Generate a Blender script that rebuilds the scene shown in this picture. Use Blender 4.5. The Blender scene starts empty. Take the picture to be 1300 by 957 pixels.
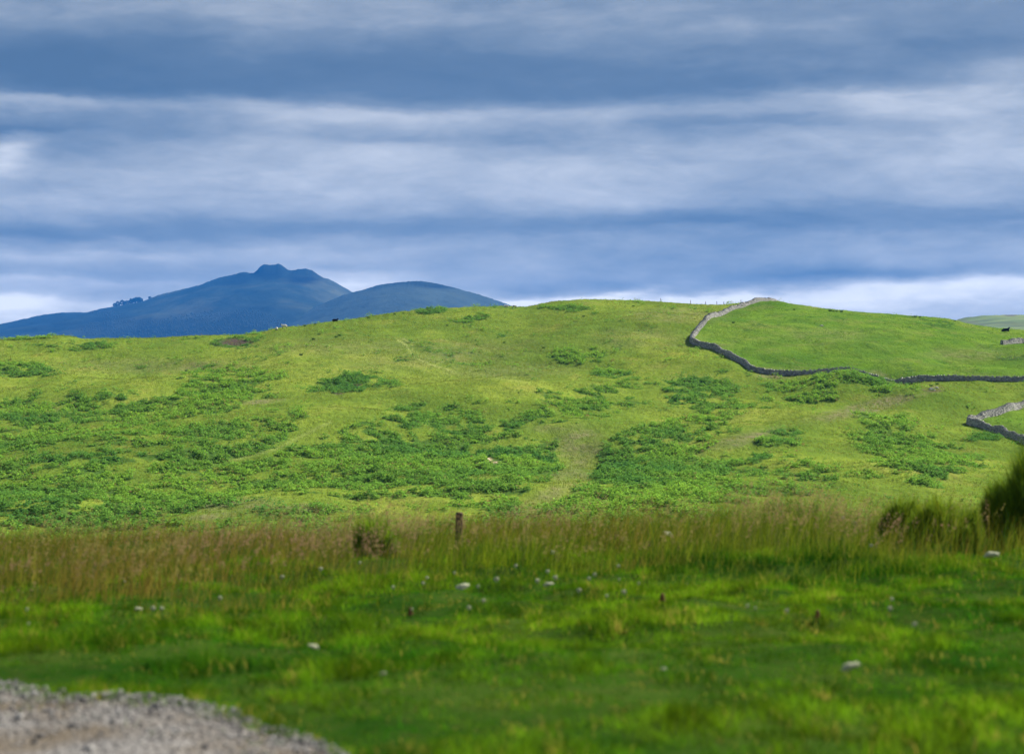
import bpy, bmesh, math, random, time
import numpy as np
from mathutils import Vector, Matrix, noise as mnoise

random.seed(7)
rng = np.random.default_rng(11)
scene = bpy.context.scene
COL = scene.collection
R = math.radians

# ------------------------------------------------------------------ camera model
F = 2528.0            # focal length in photo pixels (photo 1300 x 957)
U0, V0, VH = 650.0, 478.5, 555.0
PITCH = math.atan((VH - V0) / F)
CAMZ = 1.6

def ae(u, v):
    """azimuth slope x/y and elevation slope z/y of the ray through a photo pixel"""
    xc = (u - U0) / F
    yc = -(v - V0) / F
    y = math.cos(PITCH) - math.sin(PITCH) * yc
    z = math.sin(PITCH) + math.cos(PITCH) * yc
    return xc / y, z / y

def to_uv(x, y, z):
    c, s = math.cos(PITCH), math.sin(PITCH)
    dz = z - CAMZ
    fw = y * c + dz * s
    up = -y * s + dz * c
    return U0 + F * x / fw, V0 - F * up / fw

# ------------------------------------------------------------------ numpy noise
def _hash(ix, iy, seed):
    h = (ix.astype(np.int64) * 374761393 + iy.astype(np.int64) * 668265263 + seed * 1442695041) & 0xFFFFFFFF
    h = ((h ^ (h >> 13)) * 1274126177) & 0xFFFFFFFF
    h = (h ^ (h >> 16)) & 0xFFFFFFFF
    return h / 4294967295.0

def vnoise(x, y, seed=0):
    x = np.asarray(x, float); y = np.asarray(y, float)
    ix = np.floor(x); iy = np.floor(y)
    fx = x - ix; fy = y - iy
    fx = fx * fx * fx * (fx * (fx * 6 - 15) + 10)
    fy = fy * fy * fy * (fy * (fy * 6 - 15) + 10)
    a = _hash(ix, iy, seed); b = _hash(ix + 1, iy, seed)
    c = _hash(ix, iy + 1, seed); d = _hash(ix + 1, iy + 1, seed)
    return (a * (1 - fx) + b * fx) * (1 - fy) + (c * (1 - fx) + d * fx) * fy * 1.0 - 0.5

def fbm(x, y, oct=4, seed=0, gain=0.5):
    s = 0.0; a = 1.0; n = 0.0
    c, sn = math.cos(0.6), math.sin(0.6)
    for i in range(oct):
        s = s + a * vnoise(x, y, seed + i * 17)
        n += a; a *= gain
        x, y = (x * c - y * sn) * 2.03 + 3.1, (x * sn + y * c) * 2.03 + 1.7
    return s / n * 2.0      # about -1..1

def smooth(a, b, x):
    t = np.clip((x - a) / (b - a), 0, 1)
    return t * t * (3 - 2 * t)

# ------------------------------------------------------------------ terrain
SKY_T = [(-900,452),(-500,440),(-200,433),(0,431),(40,429.5),(60,427),(75,425.5),(92,427.5),(108,430),(200,429),(250,426),(300,425.5),
         (330,422.5),(345,418.5),(355,416),(380,414),(400,410.5),(427,407),(440,406),(500,397),(545,392),(600,389.5),
         (640,388.5),(660,389.5),(673,389),(685,386),(700,383),(740,380),(800,381),(840,383),(890,386.5),(915,387),(940,385),
         (955,383.5),(965,382.5),(988,382),(1003,385),(1050,392),(1100,396.5),(1150,400),(1180,402),(1208,405),(1222,409),
         (1240,413),(1262,416),(1300,419),(1500,428),(1900,440),(2300,460)]
SA = np.array([ae(u, v)[0] for u, v in SKY_T]); SE = np.array([ae(u, v)[1] for u, v in SKY_T])
RD_T = [(-900,430),(0,465),(350,478),(520,515),(700,545),(960,532),(1300,500),(1900,470),(2300,440)]
RA = np.array([ae(u, 400)[0] for u, v in RD_T]); RR = np.array([v for u, v in RD_T], float)
EB = -0.0415
def gsm(xs, ys, lo, hi, sig, n=3000):
    g = np.linspace(lo, hi, n); v = np.interp(g, xs, ys); st = (hi - lo) / (n - 1); k = int(3 * sig / st) + 1
    w_ = np.exp(-0.5 * (np.arange(-k, k + 1) * st / sig) ** 2); w_ /= w_.sum()
    return g, np.convolve(np.pad(v, k, mode='edge'), w_, 'valid')
SG1 = gsm(SA, SE, -.9, .9, .0016); SG2 = gsm(SA, SE, -.9, .9, .022); RG = gsm(RA, RR, -.9, .9, .03)

def hill_z(x, y, detail=True):
    x = np.asarray(x, float); y = np.asarray(y, float)
    a = x / y
    es = np.interp(a, *SG1); es2 = np.interp(a, *SG2); r = np.interp(a, *RG)
    kk = np.exp(-(np.clip(r - y, 0, None) / 34.0) ** 2); es = (es + .00022 * fbm(a * 600, y / 12, 4, 507)) * kk + es2 * (1 - kk)
    t = (y - 200.0) / (r - 200.0)
    tt = np.clip(1 - t, 0, None)
    h = 1 - tt ** 1.3
    e = EB + (es - EB) * h
    z = CAMZ + e * y
    over = np.clip(y - r, 0, None)
    zr = CAMZ + es * r
    zb = zr + es * over * np.exp(-over / 25.0) - 0.0009 * np.minimum(over, 90) ** 2 - 0.16 * np.clip(over - 90, 0, None)
    z = np.where(y > r, zb, z)
    z = np.maximum(z, -38 + 0 * z)
    f = smooth(2, 70, r - y) * smooth(140, 190, y)
    fn = smooth(0, 30, np.abs(r - y)) * smooth(140, 190, y)
    z = z + f * 2.6 * fbm(x / 42.0, y / 60.0, 3, 5)
    z = z + f * 0.8 * fbm(x / 13.0 + 9, y / 17.0, 3, 9)
    if detail:
        z = z + (0.3 + 0.7 * fn) * 0.13 * fbm(x / 3.0, y / 3.4, 3, 21) * smooth(140, 190, y)
    for (bx, by, rx, ry, hh) in BUMPS:
        z = z + hh * np.exp(-((x - bx) / rx) ** 2 - ((y - by) / ry) ** 2)
    return z

BUMPS = []

def near_z(x, y):
    x = np.asarray(x, float); y = np.asarray(y, float)
    z = -0.05 + 0.02 * x * smooth(4, 26, y) - 0.10 * smooth(8, 30, y)
    over = np.clip(y - 33, 0, None)
    z = z - 0.075 * over * over / (over + 9.0)
    m = smooth(14, 18, y)
    z = z + 0.07 * fbm(x / 1.7, y / 1.9, 3, 31) + 0.07 * fbm(x / 5, y / 3.5, 2, 35)
    z = z + 0.15 * m * fbm(x / 0.9 + 5, y / 1.1, 3, 41)
    return z

def T(x, y, detail=True):
    x = np.asarray(x, float); y = np.asarray(y, float)
    w = smooth(60, 165, y)
    zn = near_z(x, np.minimum(y, 240)); zh = hill_z(x, np.maximum(y, 60), detail)
    return zn * (1 - w) + zh * w

def Ts(x, y):
    return float(T(np.array([x]), np.array([y]))[0])

def ground_at(u, v, ymin=6.0, ymax=560.0):
    """first point of the terrain on the ray through a photo pixel"""
    a, e = ae(u, v)
    n = 6000
    y = np.geomspace(ymin, ymax, n)
    d = CAMZ + e * y - T(a * y, y)
    idx = np.nonzero(d < 0)[0]
    i = idx[0] if len(idx) else int(np.argmin(d))
    return a * y[i], y[i], Ts(a * y[i], y[i])

# bumps (world positions found once on the smooth hill)
def addb(u, v, rx, ry, h):
    x, y, z = ground_at(u, v, 150)
    BUMPS.append((x, y, rx, ry, h))
_bl = [(1085,486,8,9,1.5),(1045,497,6,7,0.9),(1135,500,7,6,0.5),(430,545,16,18,1.6),(940,575,10,12,1.2),(1130,545,13,14,1.3),
       (735,590,6,16,-1.8),(690,560,10,14,1.0),(440,488,7,7,-0.8),(300,436,6,6,-0.8),(1000,520,9,10,0.8),(820,560,12,14,0.9),
       (250,560,20,20,1.2),(560,560,12,12,0.8),(1200,505,9,8,0.7),(1110,525,8,10,-0.8),(110,600,14,16,1.2),(620,500,20,16,1.0),
       (330,640,9,9,0.9),(1180,440,12,12,-0.7),(1060,440,14,12,0.7),(1250,455,12,10,-0.8)]
_tmp = [(*ground_at(u, v, 150)[:2], rx, ry, h) for (u, v, rx, ry, h) in _bl]
BUMPS.extend(_tmp)

# ------------------------------------------------------------------ helpers
def tag(o, label=None, cat=None, group=None, kind=None):
    if label: o['label'] = label
    if cat: o['category'] = cat
    if group: o['group'] = group
    if kind: o['kind'] = kind
    return o

def empty(name, loc=(0,0,0), rz=0.0):
    o = bpy.data.objects.new(name, None); COL.objects.link(o)
    o.location = loc; o.rotation_euler = (0, 0, rz); o.empty_display_size = 0.2
    return o

def link(name, me, mat=None, parent=None):
    o = bpy.data.objects.new(name, me); COL.objects.link(o)
    if mat is not None:
        for m in (mat if isinstance(mat, (list, tuple)) else [mat]): me.materials.append(m)
    if parent is not None: o.parent = parent
    return o

def np_mesh(name, verts, faces, k, smooth_=False, attrs=None):
    """verts (n,3), faces (m,k) fast mesh creation; attrs {name: per-vertex float or colour array}"""
    me = bpy.data.meshes.new(name)
    n = len(verts); m = len(faces)
    me.vertices.add(n); me.vertices.foreach_set('co', np.ascontiguousarray(verts, dtype=np.float32).ravel())
    me.loops.add(m * k); me.loops.foreach_set('vertex_index', np.ascontiguousarray(faces, dtype=np.int32).ravel())
    me.polygons.add(m)
    me.polygons.foreach_set('loop_start', np.arange(0, m * k, k, dtype=np.int32))
    try: me.polygons.foreach_set('loop_total', np.full(m, k, dtype=np.int32))
    except Exception: pass
    if smooth_: me.polygons.foreach_set('use_smooth', np.ones(m, dtype=bool))
    for an, arr in (attrs or {}).items():
        arr = np.asarray(arr, dtype=np.float32)
        if arr.ndim == 1:
            at = me.attributes.new(an, 'FLOAT', 'POINT'); at.data.foreach_set('value', arr)
        else:
            at = me.attributes.new(an, 'FLOAT_COLOR', 'POINT')
            c4 = np.ones((n, 4), np.float32); c4[:, :3] = arr; at.data.foreach_set('color', c4.ravel())
    me.update(calc_edges=True); me.validate()
    return me

def grid_faces(nr, nc):
    i = np.arange(nr - 1)[:, None] * nc + np.arange(nc - 1)[None, :]
    return np.stack([i, i + 1, i + nc + 1, i + nc], -1).reshape(-1, 4)

def bm_mesh(name, bm, smooth_=False):
    me = bpy.data.meshes.new(name); bm.to_mesh(me); bm.free()
    if smooth_:
        for p in me.polygons: p.use_smooth = True
    return me

# ---- materials
class NT:
    def __init__(s, name, world=False):
        if world: s.t = world.node_tree
        else:
            s.m = bpy.data.materials.new(name); s.m.use_nodes = True; s.t = s.m.node_tree
        s.t.nodes.clear()
    def n(s, ty, **kw):
        nd = s.t.nodes.new(ty)
        for k, v in kw.items():
            if k.startswith('i_'): nd.inputs[k[2:].replace('_', ' ')].default_value = v
            else: setattr(nd, k, v)
        return nd
    def l(s, a, b): s.t.links.new(a, b)
    def math(s, op, a, b=None, clamp=False):
        nd = s.t.nodes.new('ShaderNodeMath'); nd.operation = op; nd.use_clamp = clamp
        for i, v in enumerate((a, b)):
            if v is None: continue
            if isinstance(v, (int, float)): nd.inputs[i].default_value = v
            else: s.l(v, nd.inputs[i])
        return nd.outputs[0]
    def mix(s, f, a, b, mode='MIX'):
        nd = s.t.nodes.new('ShaderNodeMix'); nd.data_type = 'RGBA'; nd.blend_type = mode
        for sock, v in ((nd.inputs[0], f), (nd.inputs[6], a), (nd.inputs[7], b)):
            if isinstance(v, (int, float)): sock.default_value = v
            elif isinstance(v, (tuple, list)): sock.default_value = (*v[:3], 1)
            else: s.l(v, sock)
        return nd.outputs[2]
    def noise(s, vec, scale, detail=4, rough=0.55, dist=0.0):
        nd = s.t.nodes.new('ShaderNodeTexNoise')
        nd.inputs['Scale'].default_value = scale; nd.inputs['Detail'].default_value = detail
        nd.inputs['Roughness'].default_value = rough; nd.inputs['Distortion'].default_value = dist
        if vec is not None: s.l(vec, nd.inputs['Vector'])
        return nd.outputs['Fac']
    def ramp(s, f, stops):
        nd = s.t.nodes.new('ShaderNodeValToRGB'); s.l(f, nd.inputs[0])
        e = nd.color_ramp.elements
        while len(e) < len(stops): e.new(0.5)
        for el, (p, c) in zip(e, stops):
            el.position = p; el.color = (*c, 1) if isinstance(c, (tuple, list)) else (c, c, c, 1)
        return nd.outputs[0]
    def attr(s, name):
        nd = s.t.nodes.new('ShaderNodeAttribute'); nd.attribute_name = name; return nd
    def mapping(s, vec, scale=(1,1,1), loc=(0,0,0), rot=(0,0,0)):
        nd = s.t.nodes.new('ShaderNodeMapping'); nd.inputs['Scale'].default_value = scale
        nd.inputs['Location'].default_value = loc; nd.inputs['Rotation'].default_value = rot
        s.l(vec, nd.inputs['Vector']); return nd.outputs[0]
    def out(s, col, rough=0.9, bump=None, spec=0.2, trans=0.0, bstr=0.5, bdist=0.1):
        matt = spec <= 0.12        # foliage, turf and stone seen at grazing angles: no sheen
        b = s.t.nodes.new('ShaderNodeBsdfDiffuse' if matt else 'ShaderNodeBsdfPrincipled'); cin = 'Color' if matt else 'Base Color'
        if isinstance(col, (tuple, list)): b.inputs[cin].default_value = (*col[:3], 1)
        else: s.l(col, b.inputs[cin])
        if not matt: b.inputs['Roughness'].default_value = rough; b.inputs['Specular IOR Level'].default_value = spec
        if bump is not None:
            bp = s.t.nodes.new('ShaderNodeBump'); bp.inputs['Strength'].default_value = bstr; bp.inputs['Distance'].default_value = bdist
            s.l(bump, bp.inputs['Height']); s.l(bp.outputs[0], b.inputs['Normal'])
        o = s.t.nodes.new('ShaderNodeOutputMaterial')
        if trans > 0:
            tr = s.t.nodes.new('ShaderNodeBsdfTranslucent')
            if isinstance(col, (tuple, list)): tr.inputs[0].default_value = (*col[:3], 1)
            else: s.l(col, tr.inputs[0])
            mx = s.t.nodes.new('ShaderNodeMixShader'); mx.inputs[0].default_value = trans
            s.l(b.outputs[0], mx.inputs[1]); s.l(tr.outputs[0], mx.inputs[2]); s.l(mx.outputs[0], o.inputs[0])
        else: s.l(b.outputs[0], o.inputs[0])
        return s.m

def pos(m):
    return m.n('ShaderNodeTexCoord').outputs['Object']

# hillside turf
def mat_hill():
    m = NT('hill_turf'); p = pos(m)
    big = m.noise(m.mapping(p, (1/45, 1/60, 1/45)), 1.0, 4, 0.6)
    mid = m.noise(m.mapping(p, (1/7, 1/16, 1/7)), 1.0, 5, 0.65, 0.4)
    fine = m.noise(m.mapping(p, (1/0.9, 1/2.4, 1/0.9)), 1.0, 5, 0.7)
    col = m.ramp(big, [(0.28, (0.078, 0.13, 0.018)), (0.43, (0.115, 0.17, 0.024)), (0.56, (0.185, 0.24, 0.032)), (0.75, (0.225, 0.25, 0.045))])
    col = m.mix(m.ramp(mid, [(0.35, 0.0), (0.72, 0.75)]), col, (0.075, 0.135, 0.016))
    col = m.mix(m.ramp(mid, [(0.25, 0.6), (0.42, 0.0)]), col, (0.22, 0.19, 0.05))
    # enclosed pasture: richer, more even green
    fcol = m.ramp(m.noise(m.mapping(p, (1/18, 1/24, 1/18)), 1.0, 5, 0.62), [(0.3, (0.05, 0.12, 0.012)), (0.45, (0.075, 0.155, 0.015)), (0.56, (0.11, 0.19, 0.02)), (0.72, (0.15, 0.205, 0.03))])
    fcol = m.mix(m.ramp(m.noise(m.mapping(p, (1/4.5, 1/8, 1/4.5), (3, 3, 3)), 1.0, 5, .65, .4), [(.4, 0.), (.7, .8)]), fcol, (.06, .115, .02))
    fcol = m.mix(m.ramp(m.noise(m.mapping(p, (1/9, 1/12, 1/9), (8, 3, 3)), 1.0, 5, .65, .4), [(.52, 0.), (.72, .6)]), fcol, (.17, .165, .055))
    col = m.mix(m.attr('field').outputs['Fac'], col, fcol)
    pat = m.noise(m.mapping(p, (1/22, 1/30, 1/22), (11, 5, 0)), 1.0, 6, .68, .6)
    col = m.mix(m.ramp(pat, [(.45, 0.), (.64, .55)]), col, (.095, .155, .022)); col = m.mix(m.ramp(pat, [(.3, .5), (.42, 0.)]), col, (.20, .195, .055))
    # darker green ground below the fronds
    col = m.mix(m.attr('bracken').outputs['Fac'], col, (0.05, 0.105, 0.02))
    # dead stems, peat and worn soil
    bn = m.math('MULTIPLY', m.attr('dead').outputs['Fac'], m.ramp(fine, [(0.35, 0.35), (0.6, 1.0)]))
    col = m.mix(bn, col, (0.16, 0.15, 0.075))
    pt = m.math('MULTIPLY', m.attr('peat').outputs['Fac'], m.ramp(fine, [(0.3, 0.5), (0.6, 1.0)]))
    col = m.mix(pt, col, (0.075, 0.05, 0.05))
    col = m.mix(m.attr('sand').outputs['Fac'], col, (0.42, 0.32, 0.2))
    col = m.mix(m.attr('track').outputs['Fac'], col, (0.34, 0.36, 0.13))
    col = m.mix(0.55, col, m.mix(m.ramp(fine, [(0.3, 0.0), (0.7, 1.0)]), (0.6, 0.65, 0.55), (1.3, 1.25, 1.25)), 'MULTIPLY')
    h = m.math('ADD', m.math('MULTIPLY', mid, 0.5), fine)
    return m.out(col, 0.95, h, 0.1, 0, 0.8, 0.55)

def mat_attr(name, rough=0.8, trans=0.25, spec=0.25, nsc=0):
    m = NT(name); c = m.attr('tint').outputs['Color']
    return m.out(c, rough, None, spec, trans)

M_HILL = mat_hill()
M_BRACKEN = mat_attr('bracken_frond', 0.7, 0.35, 0.12)
M_GRASS = mat_attr('grass_blade', 0.8, 0.4, 0.04)
M_TALL = mat_attr('tall_grass_blade', 0.85, 0.4, 0.04)

# ------------------------------------------------------------------ masks on the hillside (evaluated at ground points)
def ell(u, v, cu, cv, ru, rv, rot=0.0):
    du, dv = u - cu, v - cv
    if rot:
        c, s = math.cos(R(rot)), math.sin(R(rot)); du, dv = du * c + dv * s, -du * s + dv * c
    d = (du / ru) ** 2 + (dv / rv) ** 2
    return np.exp(-d * d * 0.9)

B_POS = [(120,600,300,62,0,1.0),(60,535,130,30,-6,0.8),(200,520,120,18,-10,0.62),(275,485,62,17,-8,0.85),(30,470,40,9,0,0.7),(92,441,42,6,0,0.8),
         (330,560,90,30,-8,0.9),(250,650,200,28,0,0.95),(437,490,36,11,-6,1.0),(485,489,26,6,0,0.6),(495,516,22,5,0,0.7),
         (470,565,120,36,-12,0.9),(560,540,130,30,-4,0.72),(560,600,190,46,0,0.95),(640,555,80,35,0,0.7),(700,525,60,18,0,0.45),
         (730,452,34,9,0,0.85),(765,475,30,6,0,0.6),(845,560,110,30,-14,0.85),(830,620,130,45,0,1.0),(780,655,200,30,0,0.9),
         (745,510,80,22,-10,0.5),(915,512,70,20,8,0.7),(895,490,50,10,8,0.4),(1025,504,34,8,5,0.75),(1060,470,50,7,10,0.0),(1092,478,34,9,16,0.85),(1110,490,22,6,10,0.7),
         (990,548,26,6,0,0.8),(970,560,22,6,8,0.8),(1008,560,12,6,0,0.9),(965,583,20,7,0,1.0),(900,598,70,26,-5,0.6),(1000,600,90,26,0,0.5),
         (1125,560,62,30,10,0.8),(1190,588,55,20,0,0.8),(1175,600,45,14,0,0.85),(1247,557,22,5,0,0.95),(1266,565,14,5,0,0.95),(1285,566,18,6,0,0.7),
         (600,405,26,4,-4,0.7),(545,395,20,4,-6,0.6),(715,392,26,4,0,0.55),(900,650,140,20,0,0.6),(60,650,120,30,0,0.85),
         (1290,452,30,6,0,0.45),(1195,412,26,5,12,0.5),(30,428,30,4,0,0.6),(1040,490,80,14,0,0.35),(300,436,34,6,0,0.85),(620,590,22,8,0,0.9),(755,600,30,40,10,0.35)]
B_NEG = [(425,538,125,9,-22,1.0),(520,500,110,12,-12,0.6),(300,587,70,5,-14,0.7),(736,575,26,30,10,0.9),(700,625,60,14,-32,0.9),(650,560,30,5,-10,0.4),
         (840,530,70,9,-14,0.5),(960,530,40,10,-10,0.7),(1060,570,40,26,0,0.6),(40,575,60,6,-6,0.6),(180,560,50,6,-8,0.5),(270,655,50,7,-5,0.7),
         (320,640,60,10,-8,0.7),(200,590,60,5,-4,0.5),(100,560,60,5,-5,0.5),(560,618,40,5,-5,0.5),(450,620,40,6,-5,0.5),(500,640,30,6,0,0.5),(935,560,60,8,-22,0.6)]

def bracken_density(u, v, x, y):
    d = np.zeros_like(u)
    for (cu, cv, ru, rv, rot, w) in B_POS:
        d = np.maximum(d, w * ell(u, v, cu, cv, ru, rv, rot))
    for (cu, cv, ru, rv, rot, w) in B_NEG:
        d = d - w * ell(u, v, cu, cv, ru, rv, rot)
    nn = 0.8 * fbm(x / 10.0, y / 15.0, 4, 61, .6) + 1.1 * fbm(x / 2.6, y / 4.4, 3, 67, .6)
    return d * .8 + nn * (0.55 + .75 * np.clip(d * 2.2, 0, 1)) - 0.46 + .12 * np.clip(d * 3, 0, 1)

def seg_d(u, v, pts, w):
    best = np.full_like(u, 1e9)
    for (x0, y0), (x1, y1) in zip(pts[:-1], pts[1:]):
        dx, dy = x1 - x0, y1 - y0
        t = np.clip(((u - x0) * dx + (v - y0) * dy) / (dx * dx + dy * dy), 0, 1)
        best = np.minimum(best, np.hypot(u - x0 - t * dx, v - y0 - t * dy))
    return np.exp(-(best / w) ** 2)

# wall lines (photo pixels at the foot of the wall, turned into ground points)
W1 = [(975,380.5),(963,383),(945,389.5),(925,395.5),(905,403),(893,412),(884,423),(878,434),
      (893,440.5),(915,448.5),(938,461),(952,469),(965,473.5),(990,476),(1015,476.5),(1040,474.5),(1065,472.5),(1085,475),(1105,481),
      (1122,486.5),(1140,488),(1160,485.5),(1185,483.5),(1220,483),(1260,483.5),(1300,484.5),(1400,486)]
W2 = [(1420,475),(1340,500),(1300,515),(1275,523),(1252,530),(1230,538),(1252,545),(1275,553),(1300,563),(1340,580)]
W3 = [(1272,437.5),(1285,436.5),(1300,435.5),(1325,435),(1360,434)]
def gpts(uv):
    pts = []
    for (u, v) in uv:
        x, y, z = ground_at(u, v, 150)
        pts.append((x, y))
    return pts
P1, P2, P3 = gpts(W1), gpts(W2), gpts(W3)
# the lower run of the long wall crosses the slope nearly level; the ground there is raised or sunk to carry it
_i = [i for i, (u, v) in enumerate(W1) if u >= 952]
_i = [i for i in _i if i > 5]
_y0, _y1 = P1[_i[0]][1], P1[_i[0]][1] - 18.0
_pts = []
for i in _i:
    u, v = W1[i]; a, e = ae(u, v); yy = _y0 + (_y1 - _y0) * (u - 952) / 350.0 + 1.5 * math.sin(u * .03)
    P1[i] = (a * yy, yy); _pts.append((a * yy, yy, CAMZ + e * yy))
_pa = np.array(_pts); _d = _pa[:, 2] - T(_pa[:, 0], _pa[:, 1], False)
_K = np.exp(-((_pa[:, None, 0] - _pa[None, :, 0]) / 5.5) ** 2 - ((_pa[:, None, 1] - _pa[None, :, 1]) / 14.0) ** 2)
_w = np.linalg.solve(_K + .05 * np.eye(len(_pa)), _d)
BUMPS.extend([(p[0], p[1], 5.5, 14.0, float(q)) for p, q in zip(_pa, _w)])
# top end of wall 1 runs over the crest
P1 = [(P1[1][0] + 7.5, P1[1][1] + 16)] + P1[1:]

def in_poly(x, y, poly):
    inside = np.zeros(x.shape, bool); n = len(poly); j = n - 1
    for i in range(n):
        xi, yi = poly[i]; xj, yj = poly[j]
        c = ((yi > y) != (yj > y)) & (x < (xj - xi) * (y - yi) / (yj - yi + 1e-12) + xi)
        inside ^= c; j = i
    return inside
POLY1 = P1 + [(P1[-1][0] + 200, P1[-1][1]), (P1[-1][0] + 200, 640), (P1[0][0] + 30, 640)]
POLY2 = P2 + [(P2[-1][0] + 150, P2[-1][1])] + [(P2[0][0] + 150, P2[0][1])]

# ------------------------------------------------------------------ hillside mesh
def build_hill():
    ya = np.concatenate([np.linspace(58, 180, 60)[:-1], np.linspace(180, 460, 520)[:-1], np.linspace(460, 580, 190)[:-1], np.linspace(580, 900, 40)])
    aa = np.concatenate([np.linspace(-0.62, -0.275, 60)[:-1], np.linspace(-0.275, 0.275, 820), np.linspace(0.275, 0.62, 60)[1:]])
    A, Y = np.meshgrid(aa, ya); X = A * Y
    Z = T(X, Y)
    x, y, z = X.ravel(), Y.ravel(), Z.ravel()
    u, v = to_uv(x, y, z)
    bd = bracken_density(u, v, x, y)
    br = smooth(-0.12, 0.15, bd) * 0.9
    fld = np.where(in_poly(x, y, POLY1), 1.0, 0.0); fld = np.maximum(fld, np.where(in_poly(x, y, POLY2), 0.8, 0.0))
    dn = fbm(x / 2.5, y / 4, 3, 77)
    dead = np.zeros_like(x)
    for e in [(736,568,30,26,0,1),(725,605,26,22,0,.8),(690,632,60,10,-30,.8),(700,545,30,5,5,.6),(1100,518,62,8,-14,1.0),(1055,527,34,6,-10,.6),(985,477,26,4,0,.8),(1118,478,14,6,20,.8),
              (1185,494,14,4,0,1),(1165,503,20,3,-14,.7),(380,645,40,6,-4,.8),(270,655,34,4,-5,1),(330,510,30,3,-4,.9),(640,470,90,12,0,.28),(200,465,120,10,0,.35),(300,640,60,10,0,.5),
              (420,440,90,12,0,.3),(60,520,30,4,0,.5),(935,560,60,8,-15,.7),(560,450,120,16,-5,.3),(860,400,60,9,0,.5),(1230,450,60,8,0,.4),(1050,425,60,8,0,.3),(500,440,50,10,0,.3),(820,430,60,14,0,.3)]:
        dead = np.maximum(dead, (e[5] * (.6 if e[0] < 760 and e[5] > .5 and e[0] > 650 else 1)) * ell(u, v, *e[:5]))
    dead = np.clip(dead * (1.0 + 1.1 * dn), 0, 1)
    peat = np.maximum(ell(u, v, 297, 435, 24, 5.5), 0.8 * ell(u, v, 448, 489, 10, 3)); peat = np.maximum(peat, .7 * ell(u, v, 430, 498, 8, 3))
    peat = np.maximum(peat, 0.8 * ell(u, v, 6, 429, 22, 3)); peat = np.maximum(peat, .9 * ell(u, v, 1183, 495, 11, 2.5)); peat = np.clip(peat * (1.1 + dn), 0, 1)
    sand = np.maximum.reduce([ell(u, v, 629, 589, 9, 3.2), ell(u, v, 619, 583, 6, 2.5), ell(u, v, 626, 577, 4, 1.8)]); sand = np.clip(sand * (1.1 + 0.9 * dn), 0, 1)
    tr = np.maximum(seg_d(u, v, [(505,432),(516,438),(520,446),(528,455),(545,462),(575,472)], 1.1), seg_d(u, v, [(512,430),(523,436),(524,444)], 1.0))
    tr = np.maximum(tr, 0.25 * seg_d(u, v, [(560,473),(620,476),(670,486)], 2.0))
    tr = np.maximum(tr, 0.5 * seg_d(u, v, [(240,593),(300,583),(350,570),(420,535)], 2.2))
    me = np_mesh('hillside', np.stack([x, y, z], 1), grid_faces(len(ya), len(aa)), 4, True,
                 dict(bracken=br, field=fld, dead=dead, peat=peat, sand=sand, track=np.clip(tr, 0, 1) * 0.4))
    return tag(link('hillside', me, M_HILL), kind='structure')
build_hill()

# ------------------------------------------------------------------ bracken fronds (one mass)
def leaf_cloud(cx, cy, cz, n_leaf, rad, hgt, ln, wd, tint, tvar=0.25, droop=(0.1, 0.75), seed=1):
    """for every clump centre n_leaf arching leaflets; arrays are per clump"""
    g = np.random.default_rng(seed)
    N = len(cx); K = n_leaf
    az = g.uniform(0, 2 * np.pi, (N, K)); rr = np.sqrt(g.uniform(0, 1, (N, K))) * rad[:, None]
    px = cx[:, None] + rr * np.cos(az); py = cy[:, None] + rr * np.sin(az)
    q = 1 - (rr / rad[:, None]) ** 2
    pz = cz[:, None] + hgt[:, None] * (0.25 + 0.75 * q) * g.uniform(0.7, 1.1, (N, K))
    d = az + g.normal(0, 0.7, (N, K)); L = ln * g.uniform(0.6, 1.3, (N, K)); W = wd * g.uniform(0.6, 1.3, (N, K))
    s = g.uniform(droop[0], droop[1], (N, K))
    dx, dy = np.cos(d), np.sin(d); tx, ty = -dy, dx
    roll = g.normal(0, 0.35, (N, K))
    def P(l, w, zz): return np.stack([px + dx * l + tx * w, py + dy * l + ty * w, pz + zz + w * roll], -1)
    v0 = P(-0.4 * L, 0 * W, -0.1 * L); v1 = P(0.0 * L, 0.5 * W, 0.02 * L); v2 = P(0.6 * L, 0 * W, -s * L * 0.7); v3 = P(0.0 * L, -0.5 * W, 0.02 * L)
    V = np.stack([v0, v1, v2, v3], 2).reshape(-1, 3)
    Fc = np.arange(N * K * 4).reshape(-1, 4)
    tv = 1 + g.normal(0, tvar, (N, K, 1, 1))
    tc = tint[:, None, None, :] * np.clip(tv, 0.35, 1.9)
    C = np.broadcast_to(tc, (N, K, 4, 3)).reshape(-1, 3)
    return V, Fc, C

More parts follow.
